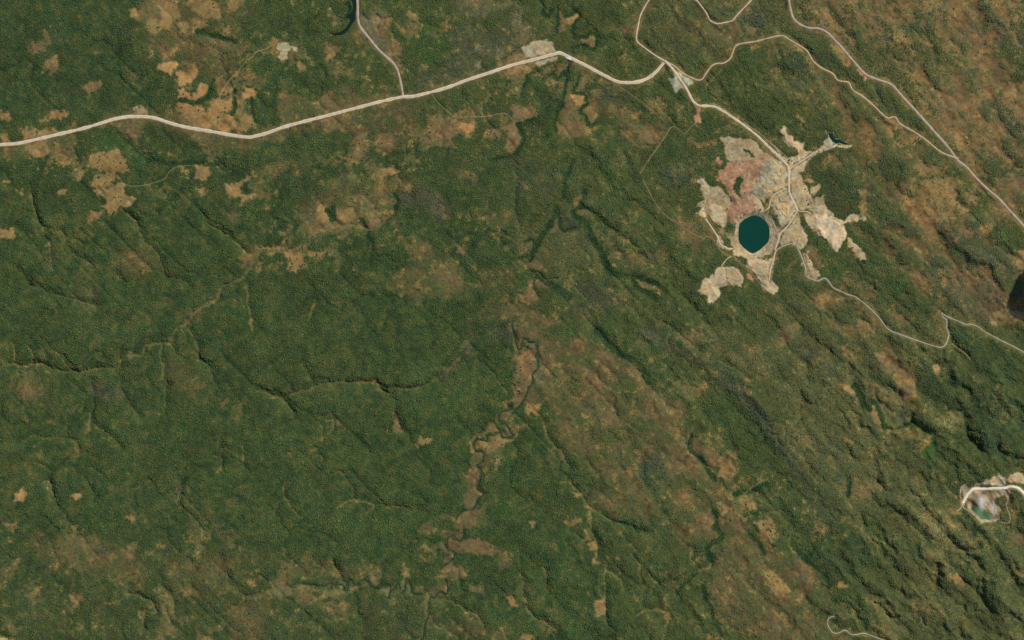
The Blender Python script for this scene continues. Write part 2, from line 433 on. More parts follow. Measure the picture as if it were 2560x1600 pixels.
area('ash', 0.85, T03(2050, 980, 2180, 930, 2260, 1000, 2200, 1100, 2050, 1050), 12, can='dgrey')
area('ash', 0.8, T03(2330, 1180, 2419, 1150, 2419, 1300, 2300, 1290), 12, can='dgrey')
area('olive', 0.5, T03(0, 640, 200, 680, 420, 780, 600, 900, 560, 1100, 380, 1000, 200, 900, 0, 820), 20, can='olive')
area('brown', 0.35, T03(0, 420, 100, 420, 120, 520, 60, 600, 0, 580), 6)
area('olive', 0.2, T03(1400, 1250, 1480, 1250, 1600, 1340, 1620, 1400, 1540, 1370), 5)
area(None, 0.9, T03(780, 480, 960, 480, 1100, 640, 1000, 700, 860, 600), 12, can='bright')
# --- row 2: tile 0
for p in ([850, -10, 1200, -10, 1215, 100, 1140, 120, 1090, 110, 960, 100, 850, 60], [870, 130, 1000, 140, 1090, 120, 1090, 180, 1050, 240, 870, 240],
          [890, 260, 1160, 250, 1220, 340, 1280, 380, 1260, 420, 1130, 430, 1020, 500, 1000, 380, 900, 310], [860, 480, 960, 480, 930, 550, 860, 570], [710, 120, 750, 60, 790, 120, 740, 190],
          [550, 270, 640, 280, 620, 340, 560, 310], [1820, 60, 1880, 50, 1990, 80, 1980, 130, 1930, 190, 1870, 170], [1860, 260, 1920, 260, 1950, 300, 1910, 350, 1870, 310],
          [2160, 220, 2280, 200, 2250, 340, 2160, 310], [2280, 330, 2380, 320, 2350, 380, 2290, 420], [2270, 130, 2380, 140, 2310, 200], [540, 0, 640, 0, 640, 30, 600, 60],
          [0, 650, 120, 650, 100, 710, 0, 740], [2290, 910, 2360, 900, 2340, 990, 2280, 980], [150, 280, 200, 280, 195, 310, 155, 305], [30, 195, 75, 195, 75, 225, 30, 220]):
    area('otan', 0.1, T10(*p), 3.5)
area('otan', 0.08, T00(850, 1480, 1100, 1430, 1200, 1512, 850, 1512), 4)
area('grass', 0.55, T10(1490, 60, 1600, 40, 1560, 150, 1480, 130), 5)
area('brown', 0.4, T10(2100, 480, 2250, 500, 2280, 560, 2180, 570), 8)
area('brown', 0.3, T10(810, 1390, 880, 1380, 970, 1390, 880, 1435), 4)
area('pale', 0.1, T10(430, 740, 470, 760, 460, 800, 420, 785), 3)
area('brown', 0.5, T10(2280, 800, 2419, 780, 2419, 1050, 2280, 1000), 12)
area('brown', 0.6, T10(1100, 850, 1350, 800, 1500, 1000, 1400, 1100, 1100, 1050), 25)
area(None, 0.97, T10(1210, 0, 1420, 0, 1400, 90, 1230, 120), 6, can='bright')
# tile 1
area('brown', 0.66, T11(400, 400, 700, 250, 900, 100, 1560, 180, 1300, 500, 1180, 640, 600, 720, 450, 760), 18, noisy=5)
for p in ([870, 160, 950, 150, 960, 200, 870, 270], [880, 350, 1080, 340, 1100, 430, 1130, 470, 1040, 560, 980, 480, 1000, 400]):
    area('olive', 0.12, T11(*p), 4)
for p in ([780, 470, 880, 460, 960, 540, 920, 600, 780, 530], [600, 440, 680, 440, 660, 600, 560, 560], [1140, 120, 1260, 60, 1350, 90, 1280, 140, 1130, 160], [1400, 240, 1450, 230, 1440, 290, 1400, 290],
          [510, 650, 600, 660, 580, 710, 500, 690], [390, 80, 430, 90, 425, 140, 395, 140], [880, 580, 1000, 610, 1050, 660, 960, 640], [1080, 560, 1180, 560, 1150, 650, 1060, 640], [640, 620, 730, 610, 720, 640, 650, 650]):
    area('otan', 0.16, T11(*p), 4)
for p in ([290, 820, 480, 800, 470, 1020, 400, 1040, 300, 1020], [490, 860, 650, 870, 640, 940, 560, 930], [0, 820, 130, 820, 250, 830, 200, 880, 0, 880], [0, 960, 40, 960, 30, 1030, 0, 1040]):
    area('otan', 0.2, T11(*p), 4)
area('savol', 0.38, T11(1430, 770, 1620, 770, 1720, 900, 1900, 980, 1990, 1150, 2060, 1250, 1750, 1310, 1500, 1330, 1300, 1230, 1310, 1050, 1480, 980), 14, noisy=4)
area('savan', 0.3, T11(1480, 780, 1640, 790, 1660, 900, 1540, 880), 8, w=0.8)
area('savan', 0.3, T11(1650, 980, 1900, 1000, 1980, 1180, 1760, 1180, 1640, 1100), 14, w=0.7)
area('brown', 0.3, T11(1860, 80, 2030, 100, 2100, 190, 1950, 200, 1870, 130), 6)
area('ash', 0.85, T11(1560, 250, 1700, 300, 1840, 440, 1800, 560, 1700, 600, 1640, 500, 1540, 350), 8, can='grey')
area('ash', 0.88, T11(1280, 340, 1440, 330, 1560, 300, 1500, 420, 1300, 480), 8, can='dgrey')
area('brown', 0.2, T11(1910, 780, 1990, 830, 1950, 900, 1905, 890), 4)
area('savan', 0.4, T11(2100, 540, 2419, 480, 2419, 660, 2250, 610), 8, noisy=3, w=0.82)
area('savan', 0.6, T11(2100, 1080, 2419, 1000, 2419, 1512, 2000, 1512, 2250, 1300, 2100, 1200), 14, noisy=4, w=0.82)
area('brown', 0.7, T11(0, 100, 150, 50, 300, 0, 600, 0, 500, 60, 150, 180), 10)
area(None, 0.97, T11(100, 100, 560, 60, 640, 250, 500, 380, 200, 320), 20, can='dark', w=0.5)
# tile 2
area('olive', 0.8, T12(0, 560, 350, 660, 700, 660, 760, 760, 850, 940, 880, 1030, 700, 1000, 400, 1100, 300, 960, 250, 880, 150, 950, 0, 800), 20, can='olive', w=0.7)
area('savan', 0.12, T12(425, 485, 445, 560, 440, 660, 380, 670, 400, 570), 2.5)
area('savan', 0.12, T12(640, 300, 680, 300, 670, 350, 620, 430, 570, 460, 590, 410), 2.5)
area('savan', 0.15, T12(150, 1000, 190, 960, 260, 980, 300, 1060, 220, 1080), 4)
area('savan', 0.15, T12(160, 1120, 210, 1130, 230, 1240, 240, 1310, 190, 1340, 30, 1290, 130, 1250), 5)
area('savan', 0.25, T12(250, 1140, 330, 1140, 350, 1190, 290, 1220, 240, 1190), 4)
area('savan', 0.4, T12(700, 380, 780, 370, 790, 460, 720, 470), 5)
area('brown', 0.4, T12(640, 470, 740, 480, 830, 550, 700, 560), 6)
area('brown', 0.3, T12(590, 1280, 700, 1420, 740, 1512, 640, 1512), 5)
area('brown', 0.5, T12(0, 1340, 140, 1360, 260, 1420, 300, 1512, -100, 1512, -100, 1400), 8)
area('ash', 0.9, T12(480, 500, 600, 500, 640, 600, 560, 660, 460, 640), 5, can='dgrey')
area('ash', 0.9, T12(1430, 20, 1750, 30, 1740, 250, 1500, 250, 1400, 160), 12, can='grey', w=0.7)
area('ash', 0.9, T12(650, 1150, 900, 1180, 1050, 1350, 850, 1420, 640, 1330), 18, can='dgrey', w=0.8)
area('ash', 0.88, T12(0, 0, 480, 50, 440, 350, 350, 430, 200, 350, 0, 330), 25, can='grey', w=0.35)
area('brown', 0.6, T12(1430, 450, 1650, 480, 1750, 620, 1850, 760, 1900, 900, 1700, 870, 1600, 700), 15)
area('brown', 0.12, T12(1120, 1100, 1200, 1120, 1310, 1210, 1240, 1240, 1150, 1160), 3, w=0.8)
area('brown', 0.5, T12(960, 850, 1300, 870, 1360, 960, 1150, 980, 900, 920), 8, w=0.8)
area('grass', 0.5, T12(1470, 290, 1560, 320, 1540, 350, 1480, 330), 4)
area(None, 0.97, T12(560, 1220, 800, 1400, 1200, 1420, 1300, 1512, 800, 1512, 640, 1400), 15, can='deep')
area('ash', 0.92, T12(640, 1330, 720, 1400, 660, 1470, 600, 1380), 8, can='dgrey')
# tile 3 : east of the mine
area(None, 0.97, T13(350, 50, 450, 90, 700, 150, 760, 230, 850, 340, 870, 430, 870, 530, 690, 530, 560, 440, 480, 330, 370, 130), 6, can='dark')
area(None, 0.98, T13(300, 560, 380, 580, 410, 650, 520, 740, 640, 860, 620, 960, 480, 840, 380, 760, 330, 650), 4, can='deep')
area(None, 0.97, T13(500, 1000, 650, 960, 690, 1080, 560, 1120), 8, can='deep')
area('otan', 0.24, T13(1240, 180, 1380, 160, 1520, 190, 1700, 150, 1930, 250, 1990, 420, 1900, 560, 1720, 560, 1560, 610, 1450, 570, 1340, 430, 1230, 340), 7, noisy=4)
area('otan', 0.28, T13(1280, 60, 1500, 0, 1660, -20, 1800, 60, 1640, 150, 1450, 150), 6, noisy=3)
area('otan', 0.15, T13(880, 280, 940, 290, 930, 420, 930, 530, 880, 530), 4)
area('ash', 0.93, T13(1580, 600, 1640, 590, 1800, 620, 2000, 600, 2020, 720, 2000, 800, 2200, 800, 2350, 900, 2300, 1100, 2200, 1180, 1950, 1050, 1750, 850, 1620, 750), 14, can='dgrey', w=0.7)
area('ash', 0.8, T13(1800, 630, 1900, 560, 2010, 600, 2000, 720, 1830, 700), 6, can='dgrey')
area('ash', 0.85, T13(1500, 880, 1700, 950, 2000, 1100, 2300, 1250, 2250, 1512, 1900, 1512, 1600, 1250, 1470, 1050), 18, can='grey', w=0.8)
area('olive', 0.6, T13(1000, 380, 1200, 400, 1400, 560, 1560, 680, 1600, 850, 1450, 900, 1200, 700, 1050, 520), 20, can='grey', w=0.6)
area('otan', 0.12, T13(2140, 1440, 2250, 1420, 2350, 1420, 2450, 1440, 2450, 1530, 2130, 1530), 5)
area('otan', 0.12, T13(2360, 870, 2430, 850, 2430, 1020, 2350, 1050), 4)
area('olive', 0.25, T13(1920, 520, 2060, 500, 2140, 560, 2050, 640, 2010, 590), 6)
area('otan', 0.25, T13(2060, 580, 2160, 560, 2080, 740, 2000, 660), 6)
area('brown', 0.4, T13(480, 1230, 700, 1220, 760, 1300, 640, 1400, 470, 1400, 430, 1320), 10)
area('brown', 0.6, T13(720, 1100, 900, 1150, 1250, 1512, 1000, 1512, 800, 1280), 20, w=0.7)
area('dbrown', 0.3, T13(830, 1340, 900, 1380, 1010, 1490, 960, 1500, 860, 1410), 5)
area('otan', 0.2, T13(470, 1300, 560, 1260, 600, 1300, 530, 1340, 460, 1360), 5)
area('brown', 0.3, T13(1080, 780, 1200, 870, 1420, 1160, 1500, 1260, 1440, 1240, 1330, 1130, 1180, 930), 4, w=0.7)
area('brown', 0.25, T13(350, 820, 420, 800, 470, 900, 540, 980, 500, 1000, 400, 900), 4)
# --- row 3
for p in ([210, 480, 290, 490, 270, 600, 230, 740, 220, 600], [1850, 570, 1950, 600, 1940, 660, 1860, 640], [1160, 380, 1240, 310, 1280, 340, 1200, 370]):
    area('brown', 0.14, T20(*p), 3.5)
for p in ([1200, 780, 1240, 800, 1280, 860, 1250, 850], [630, 850, 740, 810, 740, 835, 650, 875], [410, 940, 480, 960, 460, 985], [1580, 390, 1680, 430, 1620, 470], [2110, 790, 2170, 760, 2170, 790]):
    area('brown', 0.35, T20(*p), 4)
area('brown', 0.7, T20(180, 480, 500, 520, 420, 760, 200, 760, 100, 640), 18)
area('brown', 0.75, T20(1580, 350, 1800, 430, 1950, 560, 1900, 700, 1600, 640), 22)
area('ash', 0.9, T20(800, 700, 900, 620, 1150, 650, 1150, 700, 900, 760), 8, can='grey')
area('grass', 0.75, T20(0, 1250, 350, 1280, 500, 1512, 0, 1512), 25)
area('otan', 0.12, T21(1540, 1090, 1570, 1090, 1590, 1130, 1670, 1130, 1670, 1150, 1590, 1155, 1550, 1175, 1520, 1160, 1550, 1140), 2.5)
area('brown', 0.2, T21(1310, 850, 1330, 880, 1380, 1040, 1350, 1050, 1300, 950), 3)
area('brown', 0.4, T21(770, 960, 810, 970, 800, 1010, 765, 1010), 3)
area('brown', 0.5, T21(1150, 660, 1200, 670, 1210, 700, 1160, 690), 3)
area('ash', 0.85, T21(1780, 470, 1900, 340, 2000, 200, 2060, 150, 2020, 300, 1950, 380, 1880, 480, 1790, 540), 5, can='grey')
area('ash', 0.96, T21(2250, 40, 2419, 0, 2419, 200, 2280, 180), 14, can='teal')
area('brown', 0.5, T21(1080, 540, 1180, 600, 1160, 640, 1080, 600), 6)
for p in ([2320, 870, 2430, 850, 2430, 940, 2330, 940], [2200, 1010, 2260, 1010, 2300, 1060, 2419, 1050, 2419, 1110, 2340, 1160, 2330, 1240, 2300, 1300, 2210, 1390, 2150, 1512, 2100, 1512, 2110, 1420, 2160, 1300, 2080, 1230, 2080, 1200, 2180, 1140, 2190, 1100],
          [2040, 1250, 2130, 1260, 2140, 1310, 2060, 1380, 2040, 1330], [2030, 1130, 2080, 1100, 2190, 1070, 2200, 1090, 2070, 1150], [2040, 1420, 2110, 1400, 2120, 1512, 1980, 1512]):
    area('savan', 0.14, T21(*p), 3.5, w=0.78)
area('otan', 0.06, T21(2100, 1190, 2200, 1180, 2280, 1110, 2340, 1130, 2300, 1210, 2190, 1270), 4, w=0.6)
area('pale', 0.1, T21(2260, 1290, 2290, 1290, 2280, 1400, 2250, 1400), 3, w=0.7)
# tile 2 of row 3: the savanna
area('savan', 0.52, T22(60, 130, 250, 150, 450, 150, 720, 170, 900, 270, 1080, 365, 1180, 420, 1250, 580, 1400, 680, 1620, 760, 1640, 900, 1560, 1050, 1420, 1160, 1420, 1512, 900, 1512, 700, 1300, 480, 1150, 350, 900, 250, 600, 260, 300), 12, noisy=5, can='wood')
area('savol', 0.52, T22(420, 700, 700, 650, 900, 900, 1150, 1000, 1350, 1200, 1100, 1450, 750, 1400, 450, 1100), 40, can='wood')
area('savan', 0.25, T22(280, 260, 500, 260, 700, 350, 640, 480, 400, 420, 270, 360), 14, w=0.8, noisy=3)
area('savan', 0.22, T22(800, 300, 1080, 370, 1200, 460, 1240, 560, 1150, 560, 1050, 470, 880, 450, 800, 390), 9, noisy=3)
area('savan', 0.22, T22(720, 560, 870, 560, 840, 680, 780, 660), 8, noisy=3)
area('savan', 0.25, T22(1130, 850, 1380, 830, 1560, 800, 1600, 900, 1400, 920, 1200, 890), 8, noisy=3)
area('savan', 0.25, T22(1420, 1150, 1600, 1160, 1680, 1250, 1800, 1340, 1880, 1512, 1500, 1512, 1420, 1400), 12, noisy=4)
area('savan', 0.22, T22(1680, 1120, 1830, 1090, 1850, 1200, 1950, 1260, 2090, 1280, 2110, 1400, 2000, 1440, 1880, 1400, 1740, 1280), 8, noisy=3)
area('otan', 0.12, T22(1940, 1390, 2080, 1370, 2110, 1440, 2050, 1500, 1950, 1440), 5)
area('otan', 0.3, T22(1500, 590, 1700, 580, 1840, 630, 1800, 700, 1640, 750, 1520, 680), 8, noisy=3)
area('savan', 0.18, T22(-20, 380, 100, 330, 180, 250, 235, 260, 230, 340, 190, 480, 170, 620, 120, 720, 50, 780, 20, 640, 60, 440), 5)
area('otan', 0.08, T22(130, 880, 140, 800, 200, 780, 265, 800, 240, 885), 3)
area('savan', 0.3, T22(100, 640, 230, 640, 260, 760, 120, 790), 6)
area('savan', 0.25, T22(60, 20, 400, -10, 450, 60, 280, 60, 280, 150, 60, 180), 8)
area('savan', 0.2, T22(-60, 950, 0, 970, 60, 1020, 20, 1080, -60, 1040), 4)
area(None, 0.92, T22(300, 40, 700, 30, 720, 130, 600, 170, 400, 150, 290, 110), 5, can='bright')
area('ash', 0.25, T22(190, 500, 250, 470, 330, 540, 280, 640, 200, 620), 5, w=0.7)
area('ash', 0.3, T22(1390, 850, 1480, 810, 1540, 830, 1480, 880, 1400, 890), 4, w=0.8)
area('marsh', 0.4, T22(1500, 670, 1560, 700, 1600, 770, 1540, 750, 1495, 720), 3)
area('marsh', 0.4, T22(1570, 910, 1620, 900, 1620, 970, 1570, 970), 3)
area('marsh', 0.5, T22(1560, 1010, 1660, 1040, 1670, 1090, 1580, 1070), 3)
area('ash', 0.94, T22(1160, 1300, 1400, 1290, 1420, 1512, 1180, 1512), 14, can='teal', w=0.8)
area(None, 0.9, T22(720, 1010, 1250, 980, 1200, 1150, 950, 1170, 740, 1120), 18, can='deep', noisy=8)
area(None, 0.85, T22(500, 560, 700, 540, 680, 680, 520, 680), 15, can='deep', noisy=8)
area(None, 0.85, T22(1380, 440, 1480, 440, 1480, 560, 1380, 560), 9, can='deep')
area(None, 0.97, T22(820, 60, 1200, 60, 1500, 130, 1760, 270, 1650, 300, 1500, 250, 1200, 360, 1100, 340, 960, 270, 880, 200), 6, can='deep')
area('ash', 0.9, T22(1220, 80, 1400, 130, 1420, 250, 1300, 240, 1220, 150), 10, can='grey', w=0.7)
area('olive', 0.8, T22(1520, 100, 2000, 90, 2419, 300, 2419, 560, 2280, 560, 2000, 380, 1700, 230), 18, can='olive', w=0.7)
area('otan', 0.4, T22(2000, 110, 2130, 90, 2130, 170, 2040, 160), 7)
area('brown', 0.5, T22(2180, 240, 2350, 230, 2330, 300, 2180, 400), 10)
# long dark belt of woodland on the ridge
band('ash', 0.97, QS(620, -40, 760, 90, 880, 210, 950, 310, 1010, 420, 1090, 520, 1160, 640, 1230, 760), 16, 9, can='dgrey', w=0.4)
band('ash', 0.96, QC(1420, 420, 1560, 560, 1720, 610, 1880, 720, 2000, 860, 2120, 1000), 15, 11, can='dgrey', w=0.4)
area(None, 0.97, QS(560, 60, 700, 60, 880, 260, 960, 420, 900, 470, 740, 420, 640, 260, 520, 180), 14, can='deep')
area(None, 0.97, QS(1020, 770, 1260, 800, 1480, 880, 1540, 960, 1500, 1080, 1330, 1180, 1250, 1120, 1140, 980, 1020, 880), 14, can='dark')
# tile 3 of row 3
area(None, 0.98, T23(1740, 60, 1900, 60, 2400, 350, 2460, 560, 2200, 600, 1960, 480, 1900, 300), 10, can='dark')
area(None, 0.98, T23(1380, 450, 1560, 400, 1700, 450, 1830, 560, 1820, 650, 1750, 830, 1440, 830, 1400, 600), 10, can='dark')
area(None, 0.98, T23(1900, 640, 2100, 600, 2419, 780, 2460, 1200, 2150, 1330, 2000, 1300, 1950, 900), 14, can='dark')
area('brown', 0.14, T23(1040, 300, 1140, 290, 1250, 420, 1350, 520, 1380, 640, 1400, 720, 1290, 760, 1220, 650, 1190, 500, 1070, 450), 6)
area('brown', 0.3, T23(880, 560, 1000, 620, 1150, 700, 1160, 780, 1000, 720), 7, noisy=3)
area('brown', 0.12, T23(700, 230, 760, 260, 830, 350, 800, 370, 720, 290), 4)
area('ash', 0.4, T23(1080, 820, 1300, 830, 1370, 940, 1290, 970, 1120, 950), 8, can='grey')
area('ash', 0.6, T23(300, 250, 450, 300, 690, 540, 640, 580, 480, 440, 330, 330), 6, can='dgrey')
area('brown', 0.2, T23(100, 80, 280, 80, 240, 210, 140, 220), 5)
area('brown', 0.3, T23(560, 0, 860, 100, 780, 160, 560, 60), 8)
area('otan', 0.04, T23(1550, 430, 1610, 420, 1595, 510, 1555, 490), 3)
area('otan', 0.1, T23(710, 620, 790, 620, 840, 700, 760, 690), 4)
area('yel', 0.8, T23(1460, 870, 1600, 880, 1860, 1010, 1840, 1040, 1700, 1050, 1560, 970), 6, w=0.6, can='yel')
area('olive', 0.25, T23(1700, 850, 1860, 850, 1860, 1010, 1760, 1000), 6)
area('marsh', 0.5, T23(1030, 850, 1080, 900, 1110, 1000, 1050, 960), 4, can='bright')
area('marsh', 0.12, T23(1100, 1010, 1250, 1000, 1400, 960, 1450, 1030, 1560, 1110, 1590, 1180, 1560, 1310, 1480, 1320, 1455, 1230, 1530, 1180, 1480, 1110, 1400, 1040, 1250, 1040, 1100, 1030), 3.5)
area('otan', 0.1, T23(1460, 1150, 1540, 1130, 1530, 1190, 1470, 1190), 4)
area('otan', 0.1, T23(960, 830, 1010, 820, 1020, 900, 1060, 1010, 1110, 1030, 1080, 1050, 1010, 970, 970, 890), 3)
area('brown', 0.3, T23(1160, 1040, 1500, 1050, 1450, 1120, 1250, 1100), 6)
area(None, 0.9, T23(2230, 1250, 2419, 1180, 2460, 1300, 2200, 1350), 8, can='bright')
# --- row 4
for p in ([140, 90, 200, 80, 255, 110, 230, 190, 160, 190], [680, 150, 740, 140, 790, 170, 730, 210, 680, 190]):
    area('tan', 0.06, T30(*p), 3)
for p in ([60, 410, 130, 400, 165, 450, 100, 490], [660, 420, 730, 430, 700, 520, 670, 480], [580, 590, 800, 580, 790, 640, 690, 650], [1190, 330, 1280, 370, 1260, 390], [1080, 720, 1220, 680, 1260, 710, 1150, 760],
          [1720, 1040, 1800, 1035, 1790, 1060], [200, 1070, 260, 1045, 330, 1100, 280, 1110], [1000, 1150, 1170, 1130, 1170, 1150, 1080, 1160]):
    area('otan', 0.22, T30(*p), 4, w=0.9)
area('brown', 0.62, T30(300, 560, 900, 580, 1300, 680, 1400, 820, 1300, 950, 1100, 900, 700, 860, 450, 820), 25, noisy=8)
area('brown', 0.7, T30(1550, 750, 2250, 700, 2300, 880, 1900, 1080, 1700, 1040), 25)
area('brown', 0.72, T30(2150, 1180, 2500, 1150, 2500, 1500, 2200, 1500), 22)
area('yel', 0.1, T30(0, 1480, 60, 1495, 90, 1512, 0, 1512), 3)
area('brown', 0.3, T31(0, 255, 65, 255, 65, 280, 0, 280), 3)
for p in ([1990, 20, 2060, 0, 2070, 100, 2160, 140, 2080, 220, 1990, 270], [1960, 340, 2060, 290, 2160, 260, 2170, 400, 2080, 460, 1960, 440, 1915, 410], [1780, 480, 1950, 470, 1950, 540, 1800, 540],
          [1550, 640, 1750, 590, 1800, 600, 1790, 650, 1600, 650], [1540, 750, 1700, 700, 1640, 780], [1710, 900, 1850, 790, 2000, 900, 1980, 930, 1790, 930],
          [1660, 1040, 1700, 960, 1780, 1000, 1800, 1060, 1740, 1060, 1680, 1100], [1680, 1120, 1760, 1080, 1790, 1140, 1720, 1170], [2040, 1000, 2130, 1000, 2150, 1060, 2060, 1040], [2360, 1090, 2430, 1080, 2430, 1180],
          [2270, 1430, 2370, 1440, 2340, 1500, 2250, 1500], [1500, 1010, 1570, 1000, 1570, 1070, 1500, 1070], [1740, 330, 1830, 310, 1840, 350, 1750, 350], [1560, 450, 1680, 380, 1690, 480, 1600, 500]):
    area('savan', 0.2, T31(*p), 4, w=0.8)
area('savan', 0.05, T31(1820, 560, 1880, 540, 1940, 590, 2000, 570, 2100, 540, 2170, 570, 2250, 640, 2290, 700, 2120, 690, 1900, 670, 1840, 640), 3)
area('savan', 0.3, T31(2200, 620, 2419, 690, 2419, 800, 2330, 800, 2280, 710), 6)
for p in ([150, 950, 260, 930, 300, 1000, 330, 1050, 240, 1130, 140, 1110], [380, 990, 460, 1000, 520, 1020, 420, 1060], [720, 1010, 850, 1060, 750, 1130, 600, 1100], [1090, 890, 1150, 930, 1160, 1000, 1090, 960],
          [1200, 1040, 1300, 1010, 1300, 1060, 1220, 1110], [1360, 960, 1410, 960, 1400, 1050, 1360, 1030], [1430, 980, 1490, 1080, 1440, 1070], [0, 1080, 120, 1050, 140, 1110, 0, 1130], [1390, 810, 1440, 850, 1450, 940, 1400, 900]):
    area('olive', 0.16, T31(*p), 4)
area('brown', 0.62, T31(600, 760, 800, 800, 1200, 830, 1180, 940, 800, 960, 350, 920, 200, 800), 20, noisy=6, w=0.7)
area('savan', 0.5, T31(1620, 1280, 1700, 1370, 1900, 1360, 2100, 1300, 2250, 1430, 2200, 1512, 1650, 1440), 12, noisy=5, w=0.8)
for p in ([160, 390, 190, 400, 215, 440, 180, 470], [520, 390, 660, 360, 650, 400, 540, 440], [690, 490, 740, 500, 740, 560, 690, 560], [770, 1140, 880, 1140, 880, 1270, 780, 1260], [1390, 1210, 1490, 1220, 1480, 1280, 1430, 1260],
          [0, 1130, 50, 1190, 0, 1200], [790, 770, 830, 770, 820, 810], [100, 1480, 200, 1480, 200, 1512, 100, 1512], [600, 120, 640, 120, 635, 155, 600, 155], [750, 590, 800, 590, 800, 640, 750, 640]):
    area('otan', 0.15, T32(*p), 3)
area('savan', 0.5, T32(1500, 0, 2100, 0, 2300, 480, 2430, 700, 2430, 1000, 2200, 800, 1980, 600, 1900, 700, 1600, 650, 1450, 400), 16, noisy=5, w=0.82)
area('savan', 0.62, T32(1900, 620, 2430, 750, 2430, 1512, 1990, 1420, 1870, 1000), 20, noisy=5, can='olive', w=0.9)
area('savan', 0.4, T32(700, 100, 950, 60, 1150, 0, 1400, 200, 1300, 400, 1050, 380, 800, 280), 18, noisy=6, w=0.9)
area('savan', 0.2, T32(1740, 320, 1850, 280, 1920, 400, 1850, 490, 1760, 430), 6)
area('otan', 0.14, T32(2310, 400, 2430, 370, 2430, 620, 2350, 540), 5)
area('otan', 0.16, T32(2190, 220, 2300, 230, 2340, 300, 2230, 300), 4)
area('otan', 0.16, T32(2100, 60, 2200, 150, 2100, 130), 4)
area('savan', 0.2, T32(1960, 350, 2150, 330, 2200, 460, 2100, 460), 8)
area('otan', 0.15, T32(1985, 240, 2030, 225, 2080, 240, 2060, 290, 2020, 300), 4, noisy=3)
area('ash', 0.9, T32(1900, 1060, 1960, 1140, 1940, 1200, 1860, 1150), 6, can='teal')
area('savan', 0.42, T33(-40, 640, 220, 640, 380, 780, 540, 920, 570, 1040, 640, 1130, 560, 1250, 380, 1190, 200, 1220, -40, 1100), 12, noisy=5, w=0.82)
area('otan', 0.2, T33(0, 880, 60, 870, 140, 1000, 150, 1080, 60, 1060, 0, 940), 8, noisy=3)
area('dbrown', 0.3, T33(200, 820, 400, 820, 540, 960, 500, 1060, 300, 1000, 150, 960), 10, noisy=4)
area('savan', 0.48, T33(-40, 1100, 200, 1200, 400, 1300, 560, 1360, 600, 1440, 760, 1512, 760, 1600, -40, 1600), 14, noisy=5, can='olive')
area('olive', 0.4, T33(930, 1130, 1100, 1080, 1180, 1180, 1240, 1290, 1300, 1400, 1200, 1530, 950, 1450, 1050, 1300), 12, noisy=4, can='yel')
area('otan', 0.1, T33(-20, 360, 40, 380, 80, 540, 0, 600), 5)
area('otan', 0.06, T33(1730, 890, 1790, 920, 1850, 990, 1790, 1010, 1750, 950), 4)
area('otan', 0.1, T33(670, 970, 730, 960, 730, 1000, 680, 1000), 3)
area('yel', 0.75, T33(1320, 240, 1420, 320, 1700, 330, 1830, 450, 1920, 600, 1960, 720, 1760, 700, 1560, 480), 12, w=0.55, can='yel')
area('yel', 0.5, T33(1440, 260, 1700, 300, 1830, 290, 1800, 340, 1560, 350), 6, w=0.7)
area(None, 0.98, T33(1820, 330, 1960, 400, 2250, 430, 2300, 650, 2250, 900, 2100, 1150, 2000, 700), 14, can='dark')
area('brown', 0.3, T33(2270, 510, 2419, 540, 2419, 640, 2330, 620), 5)
area('marsh', 0.4, T33(2340, 180, 2430, 170, 2430, 290, 2350, 260), 6, can='bright')
area('brown', 0.5, T33(2250, 200, 2350, 220, 2350, 400, 2290, 330), 6)
# gorge quarry
area('bank', 0.12, QP(430, 540, 520, 500, 700, 580, 760, 470, 980, 410, 1180, 290, 1300, 240, 1440, 310, 1480, 380, 1440, 560, 1560, 620, 1530, 820, 1420, 740, 1230, 820, 1240, 960, 1330, 1160, 1320, 1330, 1100, 1360, 880, 1380, 700, 1200, 560, 1060, 560, 960, 480, 780, 430, 640), 3, warp=0.5)
area('mtan', 0.05, QP(1540, 270, 1680, 195, 1830, 220, 1900, 320, 1900, 440, 1700, 440, 1580, 460, 1490, 380), 3, warp=0.5)
area('mtan', 0.0, QP(740, 460, 1000, 410, 1180, 300, 1300, 260, 1430, 400, 1400, 560, 900, 560), 3, warp=0.5, w=0.7)
area('mdark', 0.0, QP(580, 830, 680, 860, 800, 960, 830, 1010, 700, 990, 600, 900), 2, warp=0.3)  # dark brown patch at the north-western edge of the pool
area('mdark', 0.0, QP(1160, 1140, 1270, 1200, 1300, 1300, 1170, 1290), 2, warp=0.3, w=0.7)  # fainter dark brown patch at the eastern edge of the pool
area('mgrey', 0.0, QP(640, 640, 1080, 640, 1180, 840, 1240, 1050, 1280, 1200, 1150, 1240, 1000, 1000, 860, 1000, 700, 840), 3, warp=0.4, w=0.8)
area('olive', 0.2, QP(-60, 1100, 200, 1080, 420, 1060, 440, 1000, 480, 1050, 360, 1200, 300, 1250, 60, 1260), 4)
area('otan', 0.2, QP(160, 1430, 380, 1410, 380, 1512, 160, 1512), 4)

